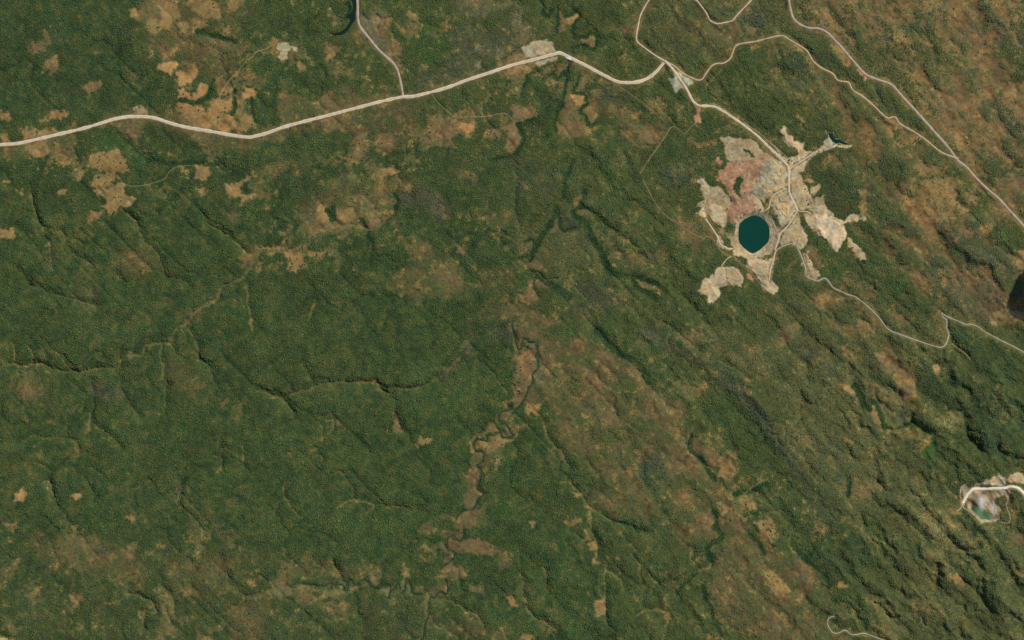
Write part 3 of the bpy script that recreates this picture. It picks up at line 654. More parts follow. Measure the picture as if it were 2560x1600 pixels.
# --- the mine
area('mgrass', 0.07, M1(950, 590, 1130, 560, 1180, 620, 1340, 660, 1470, 640, 1610, 610, 1700, 650, 1800, 730, 1870, 830, 1950, 930, 2100, 1040, 2200, 1110, 1900, 1150, 1700, 1140, 1500, 1150, 1300, 1160, 1180, 1130, 1100, 1060, 1080, 900, 1060, 750, 980, 650), 2, warp=0.5)
area('mbrown', 0.02, M1(830, 1508, 950, 1360, 1080, 1280, 1090, 1180, 1300, 1130, 1480, 1120, 1700, 1130, 1900, 1060, 2100, 1050, 2250, 1130, 2350, 1300, 2400, 1508, 2300, 1600, 1690, 1700, 1100, 1700), 2, warp=0.5)
area('mred', 0.01, M3(900, 30, 1080, 0, 1100, 90, 1200, 180, 1290, 100, 1480, 60, 1560, 160, 1740, 120, 1700, 230, 1640, 400, 1650, 520, 1700, 650, 1760, 780, 1850, 900, 1700, 900, 1600, 960, 1400, 1030, 1270, 1190, 1220, 1210, 1100, 1110, 1090, 950, 1170, 840, 1220, 740, 1200, 600, 1150, 480, 1060, 330, 1050, 260, 880, 200, 850, 110), 2, warp=0.5)
area('mred', 0.02, M1(830, 1508, 920, 1400, 980, 1380, 1060, 1508), 2, warp=0.5)
area('ored', 0.1, M1(820, 1120, 900, 1040, 970, 1120, 900, 1160), 2)
area('brown', 0.15, M1(120, 620, 230, 600, 320, 650, 860, 680, 860, 730, 600, 720, 400, 700, 160, 660), 2, w=0.8)
G3 = cat(M1(1850, 1250, 2000, 1150, 2150, 1110, 2280, 1200, 2340, 1380), M3(2340, 0, 2330, 250, 2280, 330, 2200, 300, 2150, 420, 2180, 460, 2120, 540, 1980, 640, 1930, 700, 1850, 640, 1760, 560, 1650, 500, 1640, 400, 1720, 260, 1800, 120))
area('mgrey', 0.0, G3, 2, warp=0.4)
area('mpale', 0.0, M3(1800, 100, 1980, 60, 2000, 240, 1800, 420, 1720, 560, 1650, 500, 1650, 400, 1720, 260), 3, warp=0.6, w=0.6)
area('mtan', 0.03, M3(1640, 500, 1760, 560, 1960, 860, 1900, 960, 1850, 900, 1760, 780), 2, warp=0.4)
area('mtan', 0.0, cat(M1(2350, 1150, 2420, 1200), M2(160, 1000, 330, 1100, 430, 1230, 480, 1350, 480, 1500), M4(470, 200, 470, 330, 100, 480, -40, 380, 100, 300, 280, 280, 240, 0), M2(280, 1400, 200, 1200, 60, 1090)), 2, warp=0.4)
G4 = M3(430, 150, 540, 130, 590, 180, 600, 230, 650, 280, 760, 340, 900, 340, 1000, 420, 1050, 500, 1150, 560, 1200, 720, 1170, 830, 1100, 860, 1090, 1000, 1080, 1130, 1030, 1200, 950, 1240, 870, 1200, 830, 1130, 780, 1060, 680, 1000, 600, 950, 570, 1060, 480, 1040, 380, 970, 440, 900, 500, 800, 330, 810, 420, 700, 560, 640, 640, 600, 580, 480, 500, 320, 440, 200)
area('mgrass', 0.1, G4, 2, warp=0.6)
area('mpale', 0.02, M3(430, 150, 530, 160, 640, 300, 800, 640, 860, 700, 700, 730, 640, 600, 540, 400), 3, w=0.7)
area('mpale', 0.02, M3(680, 880, 860, 800, 1080, 880, 1090, 1000, 1030, 1150, 930, 1220, 860, 1080, 700, 980), 3, w=0.7)
area('mlight', 0.0, M3(480, 930, 570, 910, 590, 980, 560, 1050, 480, 1040, 430, 990), 2, warp=0.4)
area('mlight', 0.0, M3(500, 780, 540, 800, 540, 860, 450, 930, 440, 890), 2, warp=0.4, w=0.7)
area('bank', 0.3, M3(840, 1270, 1000, 1230, 1100, 1140, 1270, 1200, 1380, 1190, 1370, 1508, 1180, 1508, 900, 1450), 2, w=0.9)
area('mtan', 0.02, M5(840, -20, 900, -20, 1000, 130, 1000, 220, 1150, 300, 1300, 260, 1330, 300, 1260, 360, 1200, 310, 1050, 290, 960, 270, 880, 150), 1.5, warp=0.4)
area('mtan', 0.02, M5(1190, -10, 1380, -10, 1450, 220, 1600, 420, 1700, 470, 1640, 500, 1440, 380, 1290, 320, 1200, 170), 2, warp=0.4)
RING = cat(M3(1300, 1280, 1320, 1150, 1450, 1040, 1600, 970, 1750, 930, 1960, 930, 2120, 1000, 2240, 1150, 2320, 1300, 2390, 1400), M5(2330, 0, 2230, 330, 2100, 420, 1900, 500, 1680, 470, 1560, 420, 1400, 300, 1300, 200, 1280, 60))
area('bank', 0.03, RING, 2, warp=0.3)
area('mpale', 0.05, M4(100, 560, 250, 480, 420, 400, 480, 420, 500, 540, 600, 700, 680, 880, 640, 960, 500, 1150, 330, 1330, 250, 1200, 200, 1000, 140, 900, 180, 700), 2, warp=0.4)
area('bank', 0.35, M4(40, 900, 140, 900, 220, 1020, 260, 1200, 360, 1320, 300, 1360, 180, 1150, 80, 1020), 2, warp=0.3)
area('mgrass', 0.12, M4(50, 600, 160, 560, 160, 860, 60, 900), 2)
area('mgrey', 0.0, M4(250, 560, 380, 500, 470, 560, 480, 700, 420, 720, 280, 690), 2, warp=0.3)
area('mor', 0.0, M4(300, 830, 330, 790, 350, 750, 440, 760, 410, 800, 390, 860, 430, 890, 330, 900), 1.5, warp=0.3)
area('mtan', 0.05, M4(510, -60, 690, -60, 720, 0, 800, 200, 900, 400, 1000, 600, 1080, 780, 1100, 800, 930, 840, 700, 900, 620, 760, 540, 580, 510, 400), 2, warp=0.4)
area('mgrass', 0.12, M4(530, 50, 700, 90, 680, 300, 640, 520, 540, 480, 520, 300), 3, w=0.7)
area('mgrass', 0.1, M4(640, 740, 700, 600, 780, 560, 1000, 600, 1060, 760, 900, 820, 680, 860), 3, w=0.7)
for p in ([850, 190, 980, 170, 1010, 240, 930, 260], [960, 420, 1020, 340, 1180, 300, 1190, 380, 1150, 470, 1050, 540, 980, 500], [1050, 640, 1200, 600, 1290, 540, 1330, 700, 1400, 800, 1100, 780]):
    area('mgrass', 0.08, M4(*p), 2, warp=0.6)
G9 = cat(M4(1080, 800, 1250, 770, 1370, 800, 1450, 900, 1520, 960, 1560, 1040, 1700, 1120, 1760, 1250, 1800, 1350, 1805, 1500), M6(1790, 50, 1700, 200, 1590, 355, 1400, 170, 1280, 50, 1230, 0), M4(1150, 1400, 1000, 1310, 930, 1150, 850, 1050, 800, 1000, 950, 950))
area('mtan', 0.0, G9, 2, warp=0.4)
area('mlight', 0.0, cat(M4(1080, 1060, 1200, 990, 1350, 980, 1480, 1060, 1640, 1160, 1740, 1280, 1800, 1380, 1805, 1500), M6(1790, 50, 1700, 200, 1590, 355, 1400, 170, 1280, 50), M4(1150, 1400, 1040, 1330, 1100, 1200)), 2.5, warp=0.5)
area('mgrass', 0.08, M4(940, 860, 1060, 840, 1210, 910, 1100, 980, 1040, 970), 2)
area('mgrass', 0.04, cat(M4(700, 950, 730, 1100, 820, 1330, 900, 1508), M6(900, 0, 930, 130, 760, 300, 650, 180, 500, 170, 300, 280, 270, 200, 320, 0), M4(430, 1340)), 2, warp=0.4)
area('mtan', 0.02, cat(M4(780, 1360, 830, 1400, 900, 1508), M6(900, 0, 930, 130, 760, 300, 660, 190, 600, 120, 700, 0)), 2, warp=0.4)
area('mpale', 0.05, M4(1560, 1040, 1700, 1080, 1900, 1010, 2050, 960, 2150, 1030, 2290, 1060, 2250, 1110, 2100, 1110, 1900, 1120, 1780, 1160, 1700, 1110), 2)
area('mtan', 0.06, M6(1800, 50, 1900, 60, 2050, 170, 2200, 300, 2280, 450, 2280, 550, 2160, 540, 2050, 430, 1950, 280, 1850, 180), 2.5)
area('mgrass', 0.04, M6(840, 370, 930, 350, 940, 460, 980, 560, 1100, 680, 1190, 800, 1200, 900, 1120, 1000, 940, 920, 900, 800, 850, 600, 860, 470), 2)
G14 = M5(1250, 360, 1400, 320, 1600, 470, 1900, 550, 2060, 590, 2200, 500, 2210, 560, 2180, 700, 2130, 900, 2160, 1050, 2290, 1210, 2300, 1300, 2200, 1360, 1990, 1230, 1900, 1120, 1880, 980, 1720, 900, 1540, 680, 1590, 530, 1500, 490, 1250, 450)
area('mpale', 0.01, G14, 2, warp=0.4)
area('mtan', 0.0, M5(1640, 500, 2060, 600, 2050, 760, 1850, 760, 1680, 620), 3, w=0.7)
G15 = M5(590, 990, 700, 990, 800, 850, 870, 740, 960, 720, 1050, 700, 1200, 700, 1350, 790, 1440, 880, 1490, 1010, 1470, 1110, 1400, 1150, 1100, 1130, 980, 1160, 900, 1210, 940, 1310, 910, 1400, 830, 1450, 780, 1530, 720, 1560, 640, 1540, 640, 1380, 600, 1340, 480, 1350, 450, 1290, 470, 1180, 520, 1040)
area('mpale', 0.03, G15, 2, warp=0.4)
area('mgrass', 0.05, M5(1050, 720, 1200, 720, 1350, 800, 1440, 1000, 1400, 1120, 1110, 1080, 1080, 900), 4, w=0.8)
G16 = M2(250, 500, 350, 340, 470, 370, 450, 480, 580, 560, 600, 680, 730, 740, 860, 700, 860, 800, 800, 900, 700, 1000, 640, 870, 500, 780, 370, 640, 350, 560)
area('mpale', 0.05, G16, 2.5, warp=0.7)
area('mpale', 0.08, M2(150, 830, 480, 1060, 640, 1060, 740, 960, 830, 870, 1000, 930, 1150, 890, 1330, 700, 1430, 620, 1580, 750, 1850, 770, 2000, 785, 1850, 815, 1600, 800, 1330, 880, 1150, 960, 1080, 1040, 880, 1200, 870, 1330, 700, 1370, 720, 1500, 500, 1600, 470, 1150), 2.5, warp=0.6)
area('brown', 0.5, M5(620, 250, 750, 270, 760, 400, 640, 420), 4)
area('brown', 0.5, cat(M6(450, 650, 640, 560, 720, 480, 740, 560, 640, 700, 500, 760)), 5)
area('ored', 0.0, M5(1560, 890, 1640, 900, 1720, 1000, 1690, 1050, 1640, 1000), 2, warp=0.3)
area('otan', 0.1, M2(660, 40, 720, 80, 800, 220, 900, 300, 930, 360, 840, 390, 880, 330, 780, 240, 690, 120), 2)
# dusty bench lines and vehicle marks on the mine ground
for p, h_, ck in ((M1(1480, 1190, 1700, 1150, 1950, 1110, 2130, 1120, 2240, 1200, 2300, 1400), 0.7, 'mpale'), (M1(1520, 1260, 1760, 1190, 1980, 1130), 0.7, 'mpale'), (M3(1540, 0, 1500, 120, 1460, 250, 1440, 400, 1430, 600), 0.8, 'mtan'),
                 (M3(1640, 0, 1580, 200, 1560, 420, 1600, 620, 1680, 760), 0.8, 'mtan'), (M3(1230, 740, 1240, 880, 1290, 990, 1380, 1030), 0.6, 'mtan'), (M3(1290, 690, 1310, 820, 1350, 900), 0.5, 'mbrown'), (M3(1110, 960, 1150, 1060, 1230, 1120), 0.6, 'mtan'),
                 (M3(1760, 580, 1850, 720, 1950, 860), 0.7, 'mlight'), (M3(1400, 1050, 1300, 1160, 1270, 1200), 1.0, 'mtan'), (M4(830, 230, 900, 390, 980, 560, 1060, 740), 0.8, 'mlight'), (M4(700, 200, 660, 400, 640, 540), 0.6, 'mpale'),
                 (M4(870, 660, 910, 800), 0.6, 'mlight'), (M4(930, 830, 1080, 830), 0.7, 'mlight'), (M4(1080, 880, 1200, 950), 0.5, 'mlight'), (M3(2100, 560, 2080, 760, 2030, 960), 1.2, 'mtan'), (M3(2180, 520, 2420, 400), 1.2, 'mtan'),
                 (M3(1990, 950, 2080, 1080, 2180, 1180, 2300, 1380), 0.7, 'mlight'), (M3(2030, 1010, 2130, 1160, 2180, 1290), 0.6, 'mdark'), (M3(2150, 1040, 2250, 1230, 2320, 1360), 0.6, 'mlight'), (M5(2220, 40, 2130, 220, 1960, 340, 1760, 440), 0.8, 'mlight'),
                 (M5(2160, 120, 2040, 260, 1880, 370), 0.5, 'mbrown'), (M5(1330, 320, 1500, 440, 1650, 490, 1900, 540), 1.0, 'mlight'), (M5(1350, 60, 1420, 220, 1560, 360, 1660, 430), 0.6, 'mlight'), (M5(1040, 740, 1070, 880, 1080, 1050), 0.8, 'mdark'),
                 (M5(1330, 790, 1430, 920, 1450, 1080), 0.6, 'mlight'), (M5(2050, 640, 2040, 740, 1920, 800), 0.6, 'mlight'), (M2(560, 740, 740, 810, 800, 860), 0.8, 'mlight'), (M2(800, 870, 740, 1000, 710, 1120), 1.0, 'mlight'), (M2(1430, 560, 1500, 680, 1580, 755), 0.7, 'mlight'),
                 (M4(560, 1110, 620, 1000, 690, 950), 0.7, 'mgrey'), (M4(700, 980, 720, 1200, 740, 1400), 0.8, 'mtan'), (M3(640, 540, 660, 700, 640, 800), 0.8, 'mbrown'), (M3(700, 760, 860, 780, 1080, 860), 0.7, 'mlight')):
    band(ck, 0.0, p, h_, 0.8, w=0.8, warp=0.2)
# woods inside the mine
for p in (M3(1300, 110, 1380, 90, 1460, 150, 1470, 250, 1440, 300, 1410, 360, 1390, 500, 1420, 640, 1380, 560, 1280, 470, 1240, 400, 1260, 330, 1290, 270, 1280, 180), M1(1490, 880, 1560, 890, 1660, 970, 1740, 1060, 1690, 1060, 1580, 970),
          M3(1060, 1200, 1110, 1170, 1200, 1220, 1260, 1290, 1180, 1340, 1040, 1330), M3(620, 220, 800, 220, 900, 240, 880, 330, 760, 330, 660, 280), M3(1980, 660, 2110, 580, 2080, 650, 1990, 720),
          M5(1260, 470, 1560, 520, 1550, 640, 1480, 680, 1350, 560), M3(2100, 960, 2230, 1080, 2280, 1220, 2360, 1330, 2290, 1280, 2180, 1130)):
    area('litter', 0.97, p, 1.5, can='deep', warp=0.4)

# open mottled ground inside the woods
mt = sst(0.15, 1.5, 0.75 * N40b + 0.65 * N14 + 0.35 * N6 - 0.1) * MOT * np.clip((DN - 0.25) / 0.3, 0, 1)
DN *= 1 - 0.62 * mt
GC += (lin((98, 88, 54)) - GC) * np.clip(mt * 1.6, 0, 0.85)[..., None]

# green growth in diagonal belts and rusty dry soil between them on the eastern slopes
ez = sst(1980, 2080, GX - 0.25 * (GY - 200)) * sst(900, 700, GY) * np.clip((DN - 0.1) / 0.2, 0, 1)
belt = np.clip(0.7 * NR + 0.5 * NR2 + 0.35 * N14, -1.6, 1.6)
DN += 0.34 * ez * np.clip(belt, -0.7, 1.2)
np.clip(DN, 0, 0.98, out=DN)
CC += (np.array(CAN['deep']) - CC) * (0.6 * ez * sst(0.2, 1.1, belt))[..., None]
GC += (lin((124, 92, 58)) - GC) * (0.55 * ez * sst(0.1, 1.1, -belt))[..., None]
# --- streams, gallery woods
GALLERY = [
    (T02(265, 0, 290, 60, 300, 120, 340, 135, 380, 90, 430, 60, 430, 150, 420, 300), 4), (T02(500, 160, 560, 130, 620, 110, 640, 150, 600, 220, 580, 300, 600, 340, 680, 350, 720, 310, 790, 310, 790, 430, 760, 460, 700, 440, 640, 430, 570, 450, 555, 490), 4),
    (T02(545, 580, 520, 660, 515, 760, 490, 900, 460, 980, 430, 1080, 405, 1170, 415, 1240), 4), (T02(300, 740, 370, 680, 400, 665, 430, 740, 480, 670, 500, 720), 3), (T02(250, 670, 180, 700, 150, 720, 120, 800, 105, 880), 3),
    (T02(215, 1130, 120, 1160, 60, 1180, 90, 1230, 120, 1290, 100, 1360, 60, 1420, 0, 1470, -90, 1500, -200, 1512), 5), (T02(640, 720, 620, 800, 590, 880, 680, 885, 700, 930, 720, 970, 640, 1040, 690, 1080, 710, 1150, 740, 1180, 790, 1150), 3.5),
    (T12(590, 0, 560, 80, 520, 130, 495, 200, 490, 320, 460, 380), 5), (T12(680, 290, 690, 340, 650, 420, 590, 480, 600, 530, 680, 580, 730, 650, 760, 720, 800, 810, 860, 900, 900, 990, 910, 1040, 1010, 1080, 1120, 1100), 6),
    (T12(420, 460, 400, 520, 370, 600, 310, 690, 250, 780, 220, 860, 180, 940), 7), (T12(450, 480, 455, 560, 450, 640, 500, 665, 600, 650), 4), (T12(0, 940, 90, 920, 180, 900), 4), (T12(120, 770, 180, 750, 210, 800, 180, 880), 3),
    (T12(160, 1050, 260, 1090, 340, 1150, 430, 1220, 540, 1290), 9), (T22(810, 90, 880, 180, 960, 260, 1090, 340, 1190, 400, 1260, 520, 1290, 590), 8), (T12(1110, 1110, 1180, 1190, 1270, 1250, 1350, 1300), 5), (T12(1120, 1100, 1250, 1130, 1400, 1200, 1470, 1240), 5),
    (T12(660, 450, 760, 490, 830, 570, 900, 620, 980, 660), 4), (T13(1210, 200, 1240, 300, 1330, 350, 1420, 330, 1400, 180), 5), (T13(1640, 700, 1700, 860, 1780, 820, 1880, 950), 6), (T03(940, 0, 1050, 90, 1160, 110, 1250, 210, 1400, 300, 1560, 340, 1570, 450, 1600, 590), 6),
    (T03(500, 0, 590, 110, 680, 230, 800, 330), 4), (T03(1880, 0, 2000, 150, 1970, 280), 6), (T03(2419, 560, 2350, 700, 2370, 830, 2419, 900), 6), (T13(2200, 180, 2300, 80, 2360, 0), 6), (T13(1800, 320, 1900, 250), 3), (T13(1700, 560, 1790, 440, 1790, 320), 4),
    (T13(1750, 570, 1900, 500, 2000, 430), 4), (T13(1960, 800, 2100, 720, 2200, 580), 7), (T03(1180, 1270, 1280, 1240, 1380, 1230), 4), (T03(1240, 1390, 1420, 1340), 4), (T03(2110, 980, 2270, 810), 5), (T23(820, 620, 860, 700, 900, 800, 960, 840), 7),
    (T23(960, 760, 1030, 800, 1060, 900, 1100, 1000), 5), (T23(1110, 1020, 1260, 1010, 1380, 970), 4), (T32(1900, 300, 1940, 380, 1930, 450, 1980, 520, 1940, 570, 1880, 610, 1850, 650, 1870, 720, 1890, 790), 5.5), (T32(1780, 860, 1700, 920, 1610, 1000, 1560, 1060), 3),
    (T32(1240, 490, 1130, 450, 1040, 400), 5), (T33(250, 600, 330, 740, 420, 800, 540, 920, 580, 1000), 5), (T33(330, 740, 420, 640), 4), (T32(2230, 490, 2300, 570, 2360, 640, 2400, 700), 4), (T22(1760, 1300, 1830, 1390, 1880, 1450, 1910, 1512), 4.5),
    (T32(1800, 1000, 1830, 1130, 1880, 1210, 1880, 1290, 1920, 1370, 1960, 1450, 2000, 1512), 4), (T01(860, 30, 890, 80, 850, 170), 5), (T00(1860, 290, 1960, 310, 2080, 350, 2200, 390), 5), (T00(1120, 420, 1140, 520, 1130, 640, 1140, 760), 5),
    (T00(1700, 930, 1900, 960, 1980, 860, 2000, 760), 4), (T00(2210, 860, 2220, 1000, 2200, 1080), 4), (T00(2380, 930, 2390, 1050, 2419, 1150), 3), (T00(1100, 1270, 1200, 1330, 1300, 1430, 1400, 1512), 4), (T10(1400, 0, 1700, 30, 2050, 40, 2150, 90, 2300, 150), 6),
    (T11(980, 550, 1050, 650, 1090, 780, 1110, 880, 1090, 1000), 3), (T11(1310, 300, 1330, 420, 1300, 520), 3), (T11(680, 480, 720, 560, 740, 460), 6), (T23(1730, 840, 1900, 840), 3), (T33(780, 0, 770, 150), 5), (T32(2100, 130, 2250, 100, 2419, 40), 6), (T32(2200, 330, 2330, 310), 3),
]
for p, h in GALLERY:
    dry_hill = p[:, 0].mean() > 1980 and p[:, 1].mean() < 660      # thin broken strips on the dry eastern slopes
    band('litter', 0.9 if dry_hill else 0.99, p, h * 0.6 if dry_hill else h + 1.2, 3.2 if dry_hill else 2.2, w=0.62 if dry_hill else 1.0, can='deep' if dry_hill else 'gal', warp=1.6 if dry_hill else 0.6)
# open grassy stream beds
VALE = [T20(0, 450, 100, 410, 200, 430, 300, 420, 400, 410), T20(690, 485, 800, 470, 920, 450), T20(1120, 440, 1150, 370, 1200, 330, 1340, 330, 1360, 260, 1380, 235, 1450, 215, 1530, 205, 1620, 210, 1650, 80, 1780, 20),
        T20(120, 220, 145, 290, 140, 370), T20(260, 250, 310, 320, 300, 420), T20(590, 340, 620, 410, 680, 480), T20(1780, 80, 1830, 180, 1870, 280, 1875, 380), T20(1530, 220, 1510, 330, 1540, 420, 1545, 540, 1575, 610),
        T20(850, 880, 850, 980, 810, 1080), T20(460, 560, 440, 650, 370, 720), T10(280, 320, 330, 480, 350, 560), T10(2330, 1180, 2340, 1300, 2365, 1450, 2380, 1600), T10(2100, 1180, 2080, 1280, 1980, 1370), T11(560, 1330, 530, 1420, 500, 1512),
        T21(0, 680, 90, 690), T21(130, 740, 200, 730, 280, 790, 340, 860), T21(420, 690, 520, 640, 620, 605, 720, 605), T21(660, 940, 720, 930, 740, 990, 700, 1060), T21(560, 1290, 610, 1280, 630, 1330), T31(780, 270, 860, 210, 960, 190, 1060, 215, 1110, 250, 1060, 300),
        T31(260, 170, 340, 250, 400, 320), T31(290, 30, 260, 130), T10(1210, 520, 1270, 570), T10(2060, 660, 2150, 720), T32(550, 10, 600, 70, 670, 130, 690, 220, 760, 280, 850, 330, 950, 390, 1040, 405), T32(740, 310, 750, 420, 780, 540, 810, 640, 815, 740),
        T32(890, 850, 960, 880, 1030, 960, 1060, 1020), T32(880, 860, 875, 950, 880, 1080), T32(300, 820, 330, 880, 330, 980), T32(110, 1100, 140, 1200, 200, 1290, 310, 1330), T32(1180, 1280, 1300, 1240, 1400, 1215), T32(1480, 1280, 1460, 1380, 1440, 1500),
        T22(270, 960, 310, 1000, 330, 1080, 390, 1170, 450, 1230, 490, 1310, 540, 1390), T30(460, 20, 490, 130), T31(1690, 1130, 1850, 1160, 1960, 1220, 2000, 1300), T31(1990, 1230, 2080, 1280, 2150, 1380), T31(1700, 1380, 1800, 1430, 1900, 1490),
        T32(1780, 860, 1860, 830, 1890, 790), T31(730, 790, 760, 850), T33(0, 315, 60, 310, 140, 300)]
for p in VALE:
    band('vale', 0.08, p, 3.0, 1.8, w=0.9)

LINES = [cat(T20(1620, 210, 1650, 80, 1780, 20), T10(1900, 1400, 1980, 1370, 2080, 1280, 2100, 1190, 2200, 1175, 2330, 1060), T11(0, 900, 150, 860, 300, 870, 480, 860, 520, 700, 600, 655, 720, 640, 900, 600, 1050, 650, 1180, 620, 1250, 540, 1300, 470)),
         T20(-100, 460, 0, 450, 100, 410, 200, 430, 300, 420, 400, 410, 470, 465, 560, 480, 700, 488, 800, 470, 920, 450, 1040, 450, 1120, 440), cat(T21(0, 670, 100, 690, 240, 740, 330, 700, 420, 690, 520, 640, 620, 605, 720, 600, 860, 595, 1000, 590, 1120, 600, 1170, 655, 1260, 680, 1330, 650, 1500, 650, 1640, 600, 1740, 540, 1790, 480, 1900, 350, 2000, 200, 2150, 140, 2300, 60)),
         T31(-100, 1110, 0, 1090, 130, 1060, 230, 1010, 330, 1020, 400, 1010, 480, 1010, 620, 1030, 720, 1020, 850, 1050, 940, 1000, 1050, 970), T30(1360, 1400, 1355, 1260, 1470, 1250, 1450, 1150, 1350, 1100, 1230, 1070), T30(2480, 1110, 2330, 1130, 2250, 1190, 2060, 1280)]
for k, p in enumerate(LINES):
    band('olive' if k not in (1, 2) else 'vale', 0.3, p, 4.0 if k in (0, 3) else 2.2, 3.0, w=0.8, warp=1.0)
for p in (QC(600, 420, 620, 480, 640, 540, 690, 500, 760, 540, 750, 620, 720, 720, 640, 860, 560, 900, 540, 980, 620, 1010, 560, 1060, 470, 1060, 400, 1110, 420, 1190, 400, 1260, 370, 1320, 400, 1390, 330, 1480), T31(2080, 0, 2060, 120, 2100, 190, 1980, 300, 1930, 420, 1960, 530, 1840, 560, 1850, 660, 1800, 800, 1760, 900, 1800, 1000, 1720, 1070, 1640, 1150, 1630, 1270, 1600, 1400, 1580, 1560)):
    band('savan', 0.2, p, 8.0, 5.0, w=0.9, warp=1.8)
# rivers and meanders (open water drawn as ribbons later)
RIVERS = [T22(30, 180, 45, 230, 60, 280, 85, 260, 100, 190, 150, 185, 160, 215, 220, 210, 250, 230, 240, 330, 255, 400, 230, 480, 190, 520, 200, 600, 150, 650, 145, 700, 100, 770, 50, 840, 0, 880),
          T21(2419, 830, 2370, 860, 2310, 870, 2305, 960, 2370, 990, 2400, 1060, 2425, 1090, 2330, 1115, 2310, 1060, 2250, 1090, 2190, 1090, 2180, 1140, 2080, 1140, 2070, 1240, 2130, 1245, 2160, 1280, 2140, 1330, 2090, 1390, 2130, 1410, 2130, 1480, 2110, 1530, 2090, 1600, 2150, 1640),
          T31(2170, 130, 2120, 170, 2080, 240, 2030, 275, 1950, 300, 1890, 370), T31(1960, 460, 1965, 530, 1940, 570, 1900, 560, 1870, 530, 1815, 545, 1810, 600, 1825, 650, 1875, 680, 1860, 750, 1800, 800, 1740, 850),
          T31(1780, 930, 1810, 1000, 1800, 1080, 1760, 1065, 1720, 1065, 1690, 1110, 1650, 1105, 1645, 1180, 1635, 1270, 1610, 1330, 1590, 1400, 1580, 1520, 1580, 1600),
          T31(1570, 1080, 1490, 1075, 1470, 1020, 1440, 960, 1415, 1000, 1410, 1050, 1370, 1040, 1350, 980, 1320, 1000, 1260, 1080, 1250, 1120, 1270, 1010, 1200, 990, 1170, 1030, 1100, 1010, 1050, 950, 1000, 945, 940, 985, 880, 940, 870, 1030, 835, 1045, 820, 990, 720, 1000, 710, 1030, 690, 980, 620, 1010, 540, 990, 460, 990),
          T22(1690, 1090, 1665, 1160, 1680, 1230, 1780, 1320), T12(215, 1130, 210, 1200, 250, 1290), T22(0, 50, 15, 130, 30, 180)]
for p in RIVERS:
    band('litter', 0.92, p, 2.6, 1.8, can='gal')

# ------------------------------------------------------------------ relief
H = 4.0 * N300 + 2.2 * N120 + 0.8 * N40
H += sst(1250, 2300, GX) * 10.0 * N300 * 0.3
AMP = 1.2 + 4.6 * sst(1380, 1750, GX + 0.15 * GY) + 4.2 * sst(1950, 2250, GX) * sst(500, 1050, GY + 0.25 * (GX - 1900)) + 5.0 * sst(2050, 2330, GX) * sst(900, 1300, GY)
H += AMP * (0.72 * NR + 0.34 * NR2)
H += 0.07 * AMP * N14 + 0.12 * AMP * N40b


def carve(p, depth, half, e=1.4, warp=0.5):
    sl, d, _ = pdist(smooth(p), half + 8, warp)
    H[sl] -= depth * np.clip(1 - d / half, 0, 1) ** e


def ridge(p, h, wsw, wne):
    """crest line drawn NW -> SE : steep to the south-west, easy to the north-east"""
    p = smooth(p)
    m = max(wsw, wne)
    sl, d, a = pdist(p, m + 6, 0.8)
    q = np.r_[0, np.cumsum(np.hypot(*np.diff(p, axis=0).T))]
    cx, cy = np.interp(a, q, p[:, 0]), np.interp(a, q, p[:, 1])
    sw = ((GX[sl] - cx) * -0.72 + (GY[sl] - cy) * 0.69) > 0
    wd = np.where(sw, wsw, wne)
    t = np.clip(1 - d / wd, 0, 1)
    endf = np.clip(np.minimum(a, q[-1] - a) / (0.25 * q[-1]), 0.15, 1)
    H[sl] = np.maximum(H[sl], H[sl] + h * endf * t * (1.35 - 0.35 * t))


